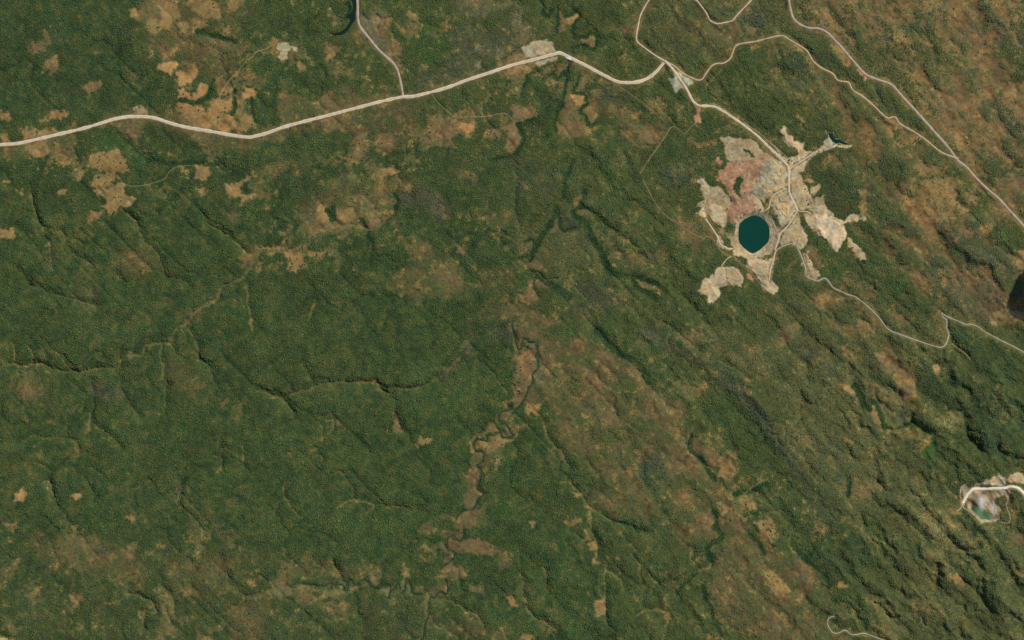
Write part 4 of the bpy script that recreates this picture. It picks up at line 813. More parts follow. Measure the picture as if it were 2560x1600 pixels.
for p in VALE:
    carve(p, 12, 20)
VLINES = [T10(290, 260, 310, 420, 360, 560, 400, 640, 440, 780, 470, 900, 480, 1000), T10(580, 680, 640, 820, 740, 910, 880, 990), T10(1200, 500, 1280, 570, 1320, 680, 1400, 800, 1480, 880, 1530, 1000, 1560, 1080, 1700, 1130, 1800, 1190),
          T10(1880, 480, 1950, 580, 2060, 660, 2150, 720, 2260, 800, 2310, 870), T10(290, 1180, 400, 1220, 500, 1260, 680, 1310, 800, 1345, 900, 1390), T10(150, 1020, 220, 1090, 290, 1180), T10(700, 740, 780, 800), T10(1100, 1080, 1150, 1160), T10(860, 1200, 880, 1330),
          T20(200, 430, 300, 420, 400, 410, 470, 470, 560, 480, 700, 490, 800, 470, 920, 450, 1040, 450, 1120, 440, 1150, 370), T20(1560, 620, 1560, 750, 1550, 880), T20(1880, 380, 1960, 430), T20(860, 560, 870, 690, 880, 800, 860, 900, 870, 960, 950, 1030, 1060, 1100, 1140, 1200),
          T20(0, 1170, 200, 1160, 320, 1090, 400, 1110, 560, 1100, 640, 1125, 730, 1140, 735, 1290), T20(1120, 560, 1150, 660, 1200, 770, 1250, 830, 1310, 900), T20(2080, 1110, 2085, 1200, 2140, 1215), T20(2000, 1280, 2070, 1290, 2100, 1350, 2090, 1420), T20(2290, 1180, 2300, 1320, 2290, 1430),
          T21(240, 740, 290, 800, 340, 870), T21(860, 595, 1000, 590, 1120, 600, 1170, 650, 1260, 680, 1330, 650, 1500, 650, 1640, 600, 1740, 540), T21(450, 420, 500, 520, 530, 580), T21(1200, 660, 1310, 760, 1340, 860, 1370, 960, 1390, 1050), T21(1310, 870, 1270, 980, 1210, 1090),
          T31(1150, 220, 1300, 260, 1440, 275, 1600, 290), T31(200, 200, 180, 330), T31(740, 790, 780, 870, 830, 970), T30(460, 20, 500, 150, 540, 250), T30(1700, 0, 1710, 200, 1720, 300), T30(1780, 770, 1840, 850, 1800, 920, 1810, 1000, 1860, 1040), T30(2080, 720, 2080, 800, 2060, 890),
          T30(2140, 880, 2160, 960, 2240, 1020, 2310, 1090, 2310, 1150, 2250, 1190), T30(1230, 1070, 1350, 1100, 1450, 1150, 1470, 1250), T30(1560, 1030, 1640, 1140, 1640, 1200, 1600, 1240), T30(1360, 1260, 1355, 1400), T30(820, 10, 870, 110, 900, 190), T30(0, 1470, 130, 1512),
          T30(1420, 0, 1350, 60, 1260, 80), T32(1040, 405, 1130, 450, 1240, 490), T32(880, 1080, 885, 1250, 900, 1360), T32(90, 870, 95, 1000, 110, 1100), T32(330, 980, 350, 1060), T32(1300, 880, 1400, 990), T32(310, 1330, 400, 1420), T30(620, 390, 660, 500),
          T23(360, 400, 370, 500, 390, 600), T23(320, 700, 310, 850, 320, 980), T23(980, 1280, 1010, 1380, 1040, 1500), T22(1960, 380, 2100, 470, 2250, 560), T22(1500, 100, 1650, 180, 1760, 280), T12(640, 460, 780, 500, 860, 590, 980, 660), T33(1040, 0, 1100, 90, 1170, 130), T33(2020, 940, 2060, 1150, 2110, 1240)]
for p in VLINES:
    carve(p, 14, 17)
    band('vale', 0.35, p, 1.7, 1.4, w=0.7)
for p in LINES:
    carve(p, 8, 18)
for p, h in GALLERY:
    carve(p, 5 + 0.5 * h, 10 + 2.2 * h)
for p in RIVERS:
    carve(p, 5, 12)
# the dendritic network: water let run over the coarse relief, gullies cut where it gathers
import heapq
CS = 4
hc = H[::CS, ::CS] + 1.6 * N14[::CS, ::CS] + 2.0 * N40[::CS, ::CS]
cy_, cx_ = hc.shape
NB = [(-1, -1), (-1, 0), (-1, 1), (0, -1), (0, 1), (1, -1), (1, 0), (1, 1)]
hl = hc.tolist()
down = [-1] * (cy_ * cx_)
seen = bytearray(cy_ * cx_)
pq = []
for j in range(cy_):
    for i in range(cx_):
        if j in (0, cy_ - 1) or i in (0, cx_ - 1):
            pq.append((hl[j][i], j * cx_ + i))
            seen[j * cx_ + i] = 1
heapq.heapify(pq)
order = []
while pq:
    z_, k = heapq.heappop(pq)
    order.append(k)
    j, i = divmod(k, cx_)
    for dj, di in NB:
        a, b = j + dj, i + di
        if 0 <= a < cy_ and 0 <= b < cx_:
            m = a * cx_ + b
            if not seen[m]:
                seen[m] = 1
                down[m] = k
                heapq.heappush(pq, (max(z_ + 1e-4, hl[a][b]), m))
acc = [1] * (cy_ * cx_)
for k in reversed(order):
    if down[k] >= 0:
        acc[down[k]] += acc[k]
acc = np.array(acc)
down = np.array(down)
ch = np.nonzero((acc > 32) & (down >= 0))[0]
jit = rng.uniform(-1.5, 1.5, (cy_ * cx_, 2))
IMP = np.zeros((NY, NX), np.float32)
for t_ in np.linspace(0, 1, 9)[:-1]:
    a, b = ch, down[ch]
    yy = (a // cx_ + (b // cx_ - a // cx_) * t_) * CS + jit[a, 0] * (1 - t_) + jit[b, 0] * t_
    xx = (a % cx_ + (b % cx_ - a % cx_) * t_) * CS + jit[a, 1] * (1 - t_) + jit[b, 1] * t_
    w_ = np.clip(np.log2(acc[ch] / 22.0), 0.5, 4.5)
    np.maximum.at(IMP, (np.clip(yy, 0, NY - 1).astype(int), np.clip(xx, 0, NX - 1).astype(int)), w_.astype(np.float32))


def blur(R, sig):
    return np.fft.irfft2(np.fft.rfft2(R) * np.exp(-2 * (math.pi * sig) ** 2 * (_kx ** 2 + _ky ** 2)), s=(NY, NX)).astype(np.float32)


B1, B2 = blur(IMP, 2.6), blur(IMP, 7.0)
B1 *= 1.0 / np.percentile(B1[IMP > 1.5], 60)
B2 *= 1.0 / np.percentile(B2[IMP > 1.5], 60)
GUL = 0.55 + 0.45 * sst(1900, 1300, GX)
H -= GUL * (4.0 * np.clip(B1, 0, 2.2) + 2.0 * np.clip(B2, 0, 2.2))
core = sst(0.55, 1.1, B1) * sst(0.1, 0.4, DN)
side = sst(-0.4, 0.7, N120 + 0.8 * N40)
m_ = (core * side * 0.55)[..., None]
GC += (lin(PAL['vale']) - GC) * m_
DN *= 1 - 0.5 * core * side
m_ = (core * (1 - side) * 0.65)[..., None]
CC += (np.array(CAN['gal']) - CC) * m_

# scarps and hill crests of the south-east and the ridge belt
for p, h, a, b in (
        (T33(1190, 215, 1320, 240, 1420, 360, 1560, 500, 1680, 640), 34, 26, 60), (T33(1000, 760, 1200, 690, 1300, 760, 1450, 880, 1560, 980), 30, 34, 55), (T33(1100, 1010, 1400, 1130, 1600, 1240, 1740, 1420, 1800, 1560), 32, 42, 60),
        (T33(1830, 270, 1930, 360, 2080, 500, 2260, 680), 36, 30, 55), (T33(2250, 590, 2330, 760, 2440, 950, 2500, 1060), 30, 26, 50), (T33(1740, 740, 1830, 880, 1960, 1010), 20, 22, 45), (T33(2030, 850, 2090, 1050, 2170, 1200, 2260, 1400), 26, 24, 55),
        (T23(1420, 850, 1560, 930, 1680, 1010, 1780, 1050), 34, 22, 40), (T23(1580, 440, 1700, 500, 1840, 610), 18, 18, 40), (T23(1960, 980, 2060, 1090, 2150, 1230), 30, 28, 55), (T23(1760, 80, 1900, 210, 2000, 330), 16, 20, 40), (T23(2000, 120, 2200, 240, 2460, 420), 20, 40, 40),
        (T33(1330, 520, 1450, 640, 1560, 780), 20, 20, 40), (T33(2160, 560, 2230, 640, 2290, 730), 16, 14, 30), (T33(1180, 330, 1300, 480, 1420, 620), 14, 16, 30), (T33(1600, 820, 1700, 950, 1800, 1120), 18, 20, 40),
        (QS(640, -60, 800, 80, 920, 190, 1000, 320, 1100, 470, 1200, 600, 1300, 740), 22, 44, 80), (QC(1500, 420, 1640, 540, 1800, 620, 1960, 760), 16, 36, 60), (T13(1580, 570, 1680, 660, 1800, 800, 1960, 940, 2060, 1010), 20, 14, 45), (T13(1880, 860, 2050, 950, 2200, 1030), 12, 14, 30),
        (T13(1050, 640, 1200, 830, 1400, 1080, 1560, 1260, 1700, 1400), 14, 18, 40), (T13(450, 0, 620, 130, 800, 330), 10, 20, 40), (T13(520, 60, 640, 150), 8, 12, 20), (T03(200, 560, 400, 690, 520, 800), 8, 24, 40), (T03(540, 460, 700, 620, 860, 760), 9, 18, 40), (T13(950, 560, 1080, 700, 1180, 820), 9, 14, 30),
        (T12(1120, 1050, 1300, 1110, 1480, 1200), 9, 14, 40), (T12(900, 810, 1060, 810, 1200, 830, 1360, 900), 8, 14, 30), (T22(1600, 900, 1760, 1060, 1900, 1240), 8, 24, 40), (T13(1200, 1080, 1450, 1330, 1640, 1512), 12, 18, 40), (T23(1300, 250, 1450, 380, 1560, 520), 10, 24, 40),
        (T33(740, 480, 900, 620, 1000, 760), 12, 40, 50), (T23(1000, 1260, 1150, 1290, 1260, 1400), 12, 16, 40), (T22(1900, 500, 2100, 640, 2280, 820, 2419, 1000), 14, 34, 50), (T13(2050, 1250, 2200, 1340, 2330, 1460), 10, 18, 30)):
    ridge(p, h * 1.0, a, b)

# quarry gorge floor, mine levelling
sl, d = sdf(QP(560, 900, 700, 760, 820, 640, 1100, 640, 1220, 860, 1290, 1150, 1320, 1300, 1100, 1360, 880, 1370, 700, 1190, 580, 1040), 30, 0.3)
PZ = float(samp(H, 2446, 1275)) - 16
mm = sst(-10, 8, d)
H[sl] += (PZ + 4 + np.clip(10 - d, 0, 12) * 1.2 - H[sl]) * mm
H[sl] += mm * 5 * np.abs(NR2[sl]) * (d < 22)

MINE = OV(1720, 320, 1800, 320, 1960, 400, 2060, 360, 2110, 470, 2130, 640, 2020, 690, 1950, 720, 1900, 740, 1760, 690, 1720, 560)
sl, d = sdf(MINE, 60, 0)
H[sl] *= 1 - 0.75 * sst(-50, 20, d)
H[sl] += 0.35 * N6[sl] * sst(-5, 15, d)
LAKE = smooth(cat(M3(1370, 1340, 1380, 1260, 1400, 1200, 1480, 1120, 1580, 1060, 1700, 1015, 1850, 1040, 1960, 1110, 2050, 1220, 2080, 1310, 2085, 1440), M5(2080, 60, 2040, 150, 1960, 230, 1850, 330, 1720, 395, 1650, 390, 1560, 330, 1450, 230, 1390, 140, 1365, 60)), 3, True)
sl, dl = sdf(LAKE, 40, 0)
sl2, dr = sdf(RING, 40, 0)
LZ = -20.0
ringw = np.full(H.shape, -99, np.float32)
ringw[sl2] = dr
rr = ringw[sl]
den = np.clip(-dl, 0, 99) + np.clip(rr, 0, 99) + 1e-3
t = np.clip(np.clip(-dl, 0, 99) / den, 0, 1)
bench = (np.floor(t * 5) + np.clip((t * 5 % 1) * 2.2 - 1.2, 0, 1)) / 5
pit = LZ * (1 - bench) + 0.6 * N6[sl] * (dl < -1)
H[sl] = np.where(rr > 0, np.where(dl > 0, LZ - 3 - np.minimum(dl, 20), pit), H[sl])

# small basins: ponds and reservoirs cut into the ground
WATER = {}


def basin(key, p, drop=2.5, shore=4.0, warp=0.0):
    p = smooth(np.asarray(p), 3, True)
    sl, d = sdf(p, 14, warp)
    inside = d > 0
    z = float(np.percentile(H[sl][d > -3], 20)) - 0.6
    H[sl] = np.where(d > -shore * 2, z + np.where(inside, -drop * np.clip(d / 2, 0, 1) - 0.4, 0.4 + (H[sl] - z - 0.4) * sst(0, shore * 2, -d)), H[sl])
    m = sst(-shore, -0.5, d)
    DN[sl] *= 1 - sst(-1.5, 0.5, d)
    WATER[key] = (p, z)


basin('reservoir', T01(850, -60, 905, 20, 908, 100, 840, 160, 860, 175, 884, 180, 870, 225, 815, 285, 735, 308, 670, 305, 735, 328, 742, 350, 760, 334, 815, 332, 862, 298, 895, 250, 932, 200, 952, 150, 954, -60))
basin('pond_dam', M2(1340, 430, 1430, 488, 1510, 500, 1535, 468, 1520, 560, 1590, 640, 1690, 630, 1700, 680, 1830, 715, 1820, 762, 1740, 750, 1650, 718, 1580, 742, 1490, 670, 1430, 590, 1400, 510))
basin('pond_green', T01(208, 440, 245, 424, 300, 428, 318, 452, 300, 464, 225, 462), 1.5, 2)
basin('pond_creek', M6(2185, 575, 2255, 565, 2270, 640, 2220, 655, 2190, 630), 1.5, 2)
basin('quarry_pool', QP(690, 1010, 770, 1010, 860, 1020, 960, 1080, 1060, 1160, 1150, 1230, 1160, 1290, 1080, 1340, 900, 1350, 800, 1260, 700, 1130, 660, 1060), 3, 2.5)
area('marsh', 0.02, T23(1470, 1225, 1530, 1190, 1570, 1210, 1575, 1300, 1540, 1330, 1480, 1320, 1462, 1270), 3)
sl, d = sdf(WATER['pond_dam'][0], 12, 0.0)
GC[sl] += (lin(PAL['mpale']) - GC[sl]) * (sst(-2.2, -1.2, d) * sst(1.0, 0.2, d) * 0.8)[..., None]
sl, d = sdf(LAKE, 12, 0.0)
GC[sl] += (lin(PAL['shore']) - GC[sl]) * (sst(-3.2, -2.0, d) * 0.8)[..., None]
DN[sl] *= 1 - sst(-4, -2, d)

# ------------------------------------------------------------------ roads and tracks (centre line, width px, colour key, label)
haul = cat(T00(-300, 1378, -100, 1372, 100, 1362, 200, 1350, 400, 1305, 600, 1258, 800, 1210, 950, 1165, 1080, 1125, 1200, 1103, 1300, 1100, 1400, 1105, 1480, 1120, 1600, 1160, 1750, 1200, 2000, 1243, 2200, 1280, 2350, 1297),
           T01(0, 1285, 100, 1260, 250, 1205, 450, 1150, 700, 1085, 950, 1020, 1200, 955, 1380, 918, 1480, 912, 1600, 885, 1800, 830, 2000, 755, 2200, 690),
           T02(0, 615, 200, 565, 400, 510, 440, 500, 480, 510, 560, 550, 700, 620, 850, 700, 980, 765, 1060, 780, 1180, 775, 1280, 740, 1360, 680, 1420, 610, 1446, 575))
mine_rd = cat(T02(1446, 575, 1510, 640, 1590, 750, 1650, 840, 1700, 940, 1730, 975, 1780, 1000, 1900, 1005, 1980, 1035), M1(860, -90, 1050, 5, 1200, 110, 1400, 240, 1600, 390, 1800, 550, 2000, 750, 2200, 960),
              M2(0, 790, 200, 980, 400, 1180, 480, 1290, 495, 1420), M4(490, 60, 490, 350, 500, 480, 560, 620, 640, 780, 690, 890))
ROADS = [
    ('haul_road', haul, 8.6, 'haul', 'wide pale gravel haul road crossing the woodland'),
    ('mine_road', mine_rd, 6.0, 'haul', 'pale gravel road running down from the junction into the mine'),
    ('north_road', T01(962, -200, 958, -20, 960, 80, 965, 190, 990, 260, 1060, 350, 1150, 460, 1230, 535, 1300, 600, 1340, 670, 1370, 790, 1392, 915), 6.2, 'grey', 'grey gravel road beside the reservoir meeting the haul road'),
    ('highway', cat(T03(205, -200, 200, -20, 215, 80, 240, 165, 300, 225, 390, 262, 480, 268, 560, 305, 620, 365, 700, 450, 800, 570, 920, 700, 1050, 755, 1170, 800, 1280, 920, 1400, 1050, 1550, 1220, 1700, 1390),
                    T13(1790, 0, 1880, 70, 1950, 150, 2060, 260, 2190, 370, 2300, 490, 2419, 620, 2520, 740, 2700, 940)), 5.8, 'grey', 'straight grey road running down the eastern slope'),
    ('side_road', T02(1380, -120, 1300, -10, 1220, 130, 1195, 230, 1175, 350, 1190, 400, 1260, 455, 1350, 520, 1446, 577), 3.9, 'haul', 'pale gravel road reaching the junction through a bend'),
    ('loop_road', T02(1560, -120, 1640, -45, 1700, -12, 1745, 5, 1790, 60, 1840, 130, 1870, 190, 1920, 218, 1960, 222, 2080, 195, 2120, 150, 2200, 65, 2270, -10, 2380, -130), 3.8, 'pink', 'narrow pinkish road dipping in a bow between grassy slopes'),
    ('ridge_road', cat(T02(1446, 577, 1530, 620, 1600, 680, 1700, 735, 1760, 755, 1800, 745, 1830, 700, 1880, 630, 1930, 600, 2000, 595, 2060, 555, 2085, 500, 2110, 440, 2160, 412, 2300, 390),
                       T03(0, 360, 130, 335, 200, 370, 300, 430, 370, 480, 430, 580, 520, 650, 610, 695, 660, 760, 760, 780, 800, 850, 900, 915, 1000, 1000, 1120, 1110, 1200, 1105, 1250, 1170, 1380, 1245, 1500, 1330, 1620, 1430, 1720, 1475, 1800, 1500)), 4.4, 'tan', 'winding tan gravel road along the ridge between the junction and the highway'),
    ('pit_road', cat(M4(690, 890, 640, 980, 560, 1110, 470, 1240, 380, 1340, 280, 1440), M6(240, 100, 190, 240, 165, 330), M5(2240, 330, 2200, 440, 2185, 520, 2160, 620, 2110, 760, 2090, 900, 2080, 1040)), 4.6, 'pink', 'pinkish gravel road along the edge of the pit wall'),
    ('valley_road', cat(M6(180, 335, 330, 250, 480, 190, 600, 195, 680, 270, 760, 430, 820, 600, 880, 790, 885, 900, 940, 970, 1060, 1020, 1160, 1045, 1280, 990, 1340, 990, 1410, 1060, 1520, 1200, 1680, 1280, 1860, 1365, 1990, 1400),
                        T13(850, 1310, 950, 1390, 1050, 1490), T23(1140, 90, 1300, 155, 1500, 225, 1620, 258, 1670, 240, 1700, 180, 1710, 130, 1690, 80, 1690, 0), T13(1660, 1490, 1637, 1442, 1680, 1475, 1740, 1500), T23(1820, 20, 1870, 42, 1920, 40, 2000, 70, 2050, 110, 2200, 190, 2350, 265, 2450, 320, 2700, 460)), 3.3, 'pale', 'narrow grey road winding south-east from the mine with a hairpin bend'),
    ('south_road', T33(625, 1288, 575, 1305, 565, 1365, 610, 1440, 670, 1445, 710, 1422, 745, 1425, 795, 1462, 900, 1448, 960, 1465, 1050, 1500, 1130, 1530, 1300, 1620), 3.0, 'pale', 'short narrow grey road ending in a hook on brown grass'),
    ('quarry_road', QP(460, 935, 530, 800, 600, 690, 720, 590, 900, 588, 1200, 575, 1440, 565, 1530, 532, 1640, 535, 1750, 570, 1820, 630, 1890, 700, 2100, 980, 2400, 1300), 5.4, 'white', 'wide bright concrete road above the turquoise quarry pool'),
    ('dam_road', M2(500, 1330, 600, 1260, 800, 1130, 1000, 1000, 1160, 900), 4.0, 'pink', 'pinkish gravel road from the mine crossroads towards the dam pond'),
    ('spur_road', M4(690, 890, 760, 915, 860, 922, 940, 935, 1000, 990), 3.0, 'haul', 'short pale road from the plant fork onto the tailings heap'),
    ('west_pit_road', cat(M3(595, 1085, 640, 1150, 720, 1270, 800, 1390, 870, 1500), M5(900, 90, 960, 210, 1060, 260, 1130, 305, 1230, 290)), 4.2, 'haul', 'pale road down the western side of the pit lake'),
    ('ring_road', M4(-60, 900, 20, 820, 50, 700, 100, 580, 180, 500, 300, 440, 440, 380), 3.2, 'haul', 'curved pale track round the ore yard'),
]
TRACKS = [
    ('mine_track', cat(T02(1780, 992, 1900, 983, 1980, 1008), M1(900, -125, 1110, -10, 1250, 100, 1480, 220, 1640, 350, 1830, 470, 1990, 610, 2150, 770, 2300, 890), M2(0, 670, 150, 790, 350, 975, 480, 1080)), 2.0, 'olive', 'thin sandy track running beside the mine road'),
    ('forest_track', cat(T02(1755, 1155, 1700, 1190, 1650, 1250), T02(1625, 1262, 1520, 1195, 1440, 1300, 1350, 1430, 1290, 1512), T12(1210, 130)), 2.0, 'orange', 'thin orange track from the red borrow pit into the woods'),
    ('contour_track', cat(T12(1240, 185, 1290, 290, 1350, 400, 1450, 520, 1570, 600, 1680, 680, 1800, 735, 1850, 720), T12(1900, 750, 1950, 830, 2020, 890, 2100, 920, 2200, 1000, 2320, 1140, 2400, 1250)), 2.2, 'orange', 'orange-brown track curving round the south-west of the mine'),
    ('heap_track', M5(1190, 470, 1110, 520, 1030, 610, 960, 710), 2.2, 'haul', 'short pale track up to the southern spoil heap'),
    ('cut_line', T02(960, 780, 1110, 880, 1200, 945, 1330, 1050, 1440, 1140), 1.4, 'orange', 'faint straight cut line south of the haul road'),
    ('pond_track', cat(T00(2070, 930, 2140, 790, 2240, 690, 2310, 600, 2380, 540), T01(0, 495, 100, 460, 180, 420, 205, 425)), 1.6, 'pale2', 'thin pale track leading to the small green pond'),
    ('footpath', T01(1660, 890, 1720, 970, 1830, 1070, 1880, 1105, 2050, 1105, 2200, 1095, 2350, 1070, 2419, 1130), 1.3, 'pale2', 'faint pale footpath south of the haul road'),
    ('grass_track', T10(1100, 130, 1150, 200, 1210, 240, 1300, 245, 1400, 230, 1480, 205, 1560, 170, 1600, 110, 1680, 60, 1800, 50), 2.0, 'faint', 'pale olive grass track curving between tan clearings'),
    ('terrace_track', M1(1500, 1130, 1700, 1090, 1900, 1060, 2080, 1040, 2200, 1110, 2290, 1210, 2350, 1380, 2370, 1508), 2.6, 'olive', 'dusty brown track round the top of the terraced heap'),
    ('quarry_track', QP(430, 950, 480, 1040, 580, 1100, 700, 1200, 780, 1280, 880, 1375, 1000, 1370), 2.2, 'tan', 'sandy track along the western rim of the quarry pool'),
    ('quarry_path', QP(1430, 620, 1470, 720, 1520, 850, 1500, 920, 1480, 990, 1540, 1160, 1570, 1280, 1540, 1390, 1400, 1390, 1320, 1350), 1.6, 'tan', 'thin sandy path east of the quarry pool'),
    ('quarry_lane', QP(450, 950, 400, 1060, 300, 1120), 2.4, 'tan', 'short sandy lane south-west of the bright concrete road'),
    ('slope_path', QP(520, 480, 450, 540, 410, 620, 400, 720, 420, 860), 1.6, 'tan', 'short sandy path on the slope west of the concrete road'),
    ('shadow_path', T13(2230, 1350, 2300, 1420, 2350, 1460, 2450, 1500, 2600, 1540), 1.6, 'tan', 'pale path at the foot of the cloud shadow'),
    ('hill_path', T23(1740, 225, 1800, 270, 1860, 310, 1915, 370), 1.8, 'olive', 'pale straight scar on the slope below the hairpin'),
    ('savanna_path', T22(2419, 1500, 2300, 1560, 2200, 1640, 2080, 1740), 1.3, 'faint', 'thin pale path across brown grassland'),
    ('fan_track', M5(1230, 480, 1400, 640, 1560, 780, 1720, 930, 1850, 1100, 1960, 1290), 1.8, 'orange', 'thin track below the fan of pale tailings'),
]
RCOL = {'haul': (190, 174, 145), 'grey': (164, 151, 132), 'tan': (178, 156, 122), 'pink': (186, 168, 141), 'pale': (166, 158, 140), 'white': (224, 212, 190), 'faint': (118, 114, 72), 'olive': (158, 140, 100), 'orange': (140, 112, 78), 'pale2': (150, 134, 100)}

Hs = H.copy()
for _ in range(3):
    Hs[1:-1, 1:-1] = (Hs[1:-1, 1:-1] * 2 + Hs[:-2, 1:-1] + Hs[2:, 1:-1] + Hs[1:-1, :-2] + Hs[1:-1, 2:]) / 6
ribbons = []
for i, (nm, p, w, ck, lab) in enumerate(ROADS + TRACKS):
    trk = i >= len(ROADS)
    w *= 0.72 if trk else (0.9 if ck == 'white' else 0.78 if nm in ('haul_road', 'mine_road') else 0.58 if ck == 'pale' else 0.68)
    q, a = resample(smooth(p, 5), 2.5)
    z = samp(Hs, q[:, 0], q[:, 1])
    kw = 9 if not trk else 5
    zs = np.convolve(np.pad(z, kw, mode='edge'), np.ones(2 * kw + 1) / (2 * kw + 1), mode='valid')
    sl, d, al = pdist(q, w / 2 + 9)
    m = sst(w / 2 + 7, w / 2 + 2, d)
    H[sl] += (np.interp(al, a, zs) - H[sl]) * m
    ribbons.append((nm, q, a, zs, w, ck, lab, trk))
    cl = w / 2 + (3.2 if not trk else 0.9)
    DN[sl] *= 1 - sst(cl + 1.5, cl - 0.5, d)
    if not trk:
        vw = {'haul': 'brown', 'white': 'mtan', 'pale': 'olive', 'grey': 'brown', 'tan': 'brown', 'pink': 'brown'}[ck]
        mm = sst(w / 2 + 5.5, w / 2 + 1, d + 1.3 * N6[sl]) * 0.7
        GC[sl] += (lin(PAL[vw]) - GC[sl]) * mm[..., None]
        DN[sl] *= 1 - 0.45 * sst(w / 2 + 16, w / 2 + 2, d) * (0.3 if ck in ('pale', 'white') else 1.0)
# tight re-levelling so no ground pokes through a road
for nm, q, a, zs, w, ck, lab, trk in ribbons:
    sl, d, al = pdist(q, w / 2 + 3)
    m = sst(w / 2 + 2.6, w / 2 + 0.9, d)
    H[sl] += (np.interp(al, a, zs) - 0.35 - H[sl]) * m
rivers = []
for i, p in enumerate(RIVERS + [T02(545, 575, 520, 660, 515, 760, 490, 900, 460, 980)]):
    q, a = resample(smooth(p, 5), 2.5)
    z = samp(H, q[:, 0], q[:, 1])
    zs = np.convolve(np.pad(z, 9, mode='edge'), np.ones(19) / 19, mode='valid') - 0.8
    w = 2.1 if i < len(RIVERS) else 2.6
    sl, d, al = pdist(q, 8)
    H[sl] += (np.interp(al, a, zs) - 1.0 * sst(2.2, 0.8, d) + 0.3 - H[sl]) * sst(6, 2.6, d)
    DN[sl] *= 1 - 0.95 * sst(2.2, 1.2, d)
    rivers.append((q, a, zs, w))

# --- patches of green grass in the open ground, then fine variation of the soil itself
gm = sst(-0.5, 1.2, 0.62 * N14 + 0.55 * N40 + 0.35 * N6) * np.clip((DN - 0.08) / 0.25, 0, 1) * 0.8
GC += (lin((66, 77, 41)) - GC) * gm[..., None]
opn = np.clip((DN - 0.05) / 0.12, 0, 1) * np.clip((0.9 - DN) / 0.2, 0, 1)
gm = sst(0.5, 1.9, 0.75 * N14b + 0.6 * N6) * opn * 0.7
GC += (lin((132, 112, 72)) - GC) * gm[..., None]
gm = sst(0.7, 1.9, 0.8 * N40b - 0.55 * N14 + 0.4 * N6) * opn * 0.45
GC += (lin((110, 84, 56)) - GC) * gm[..., None]
V = 1 + 0.10 * N14 + 0.08 * N6 + 0.06 * N40b
GC *= np.clip(V, 0.55, 1.5)[..., None]
GC[..., 0] *= 1 + 0.05 * N14b
GC[..., 2] *= 1 - 0.05 * N14b
V2 = 1 + 0.10 * N14b + 0.05 * N6 + 0.06 * N40 + 0.03 * N120
CC *= np.clip(V2, 0.6, 1.5)[..., None]
red = np.clip(0.5 * N40b + 0.5 * N14 - 0.3, 0, 1.5)
CC[..., 0] *= 1 + 0.35 * red
CC[..., 1] *= 1 + 0.06 * red
CC[..., 0] *= np.clip(1 + 0.10 * N14 - 0.08 * N40b, 0.7, 1.4)
CC[..., 2] *= np.clip(1 - 0.05 * N14b, 0.8, 1.2)
big = sst(0.2, 1.6, 0.8 * N40 - 0.6 * N14b)


# ------------------------------------------------------------------ materials
def new_mat(name):
    m = bpy.data.materials.new(name)
    m.use_nodes = True
    nt = m.node_tree
    return m, nt, nt.nodes['Principled BSDF']


def nd(nt, t, **k):
    n = nt.nodes.new(t)
    for a, b in k.items():
        setattr(n, a, b)
    return n


def ground_material(name, scale=1.0, bump=0.25):
    m, nt, b = new_mat(name)
    at = nd(nt, 'ShaderNodeAttribute', attribute_name='col')
    geo = nd(nt, 'ShaderNodeNewGeometry')
    n1 = nd(nt, 'ShaderNodeTexNoise'); n1.inputs['Scale'].default_value = 0.055 * scale; n1.inputs['Detail'].default_value = 6; n1.inputs['Roughness'].default_value = 0.7
    n2 = nd(nt, 'ShaderNodeTexNoise'); n2.inputs['Scale'].default_value = 0.21 * scale; n2.inputs['Detail'].default_value = 3
    nt.links.new(geo.outputs['Position'], n1.inputs['Vector'])
    nt.links.new(geo.outputs['Position'], n2.inputs['Vector'])
    r1 = nd(nt, 'ShaderNodeMapRange'); r1.inputs[1].default_value = 0.25; r1.inputs[2].default_value = 0.75; r1.inputs[3].default_value = 0.66; r1.inputs[4].default_value = 1.34
    nt.links.new(n1.outputs[0], r1.inputs[0])
    hs = nd(nt, 'ShaderNodeHueSaturation')
    r2 = nd(nt, 'ShaderNodeMapRange'); r2.inputs[1].default_value = 0.3; r2.inputs[2].default_value = 0.7; r2.inputs[3].default_value = 0.485; r2.inputs[4].default_value = 0.515
    nt.links.new(n2.outputs[0], r2.inputs[0])
    nt.links.new(r2.outputs[0], hs.inputs['Hue'])
    nt.links.new(r1.outputs[0], hs.inputs['Value'])
    nt.links.new(at.outputs['Color'], hs.inputs['Color'])
    nt.links.new(hs.outputs[0], b.inputs['Base Color'])
    b.inputs['Roughness'].default_value = 0.95
    b.inputs['Specular IOR Level'].default_value = 0.1
    bp = nd(nt, 'ShaderNodeBump'); bp.inputs['Strength'].default_value = bump; bp.inputs['Distance'].default_value = 3.0
    nt.links.new(n1.outputs[0], bp.inputs['Height'])
    nt.links.new(bp.outputs[0], b.inputs['Normal'])
    return m


M_ground = ground_material('ground_soil')
M_spoil = ground_material('spoil_rock', 1.6, 0.5)


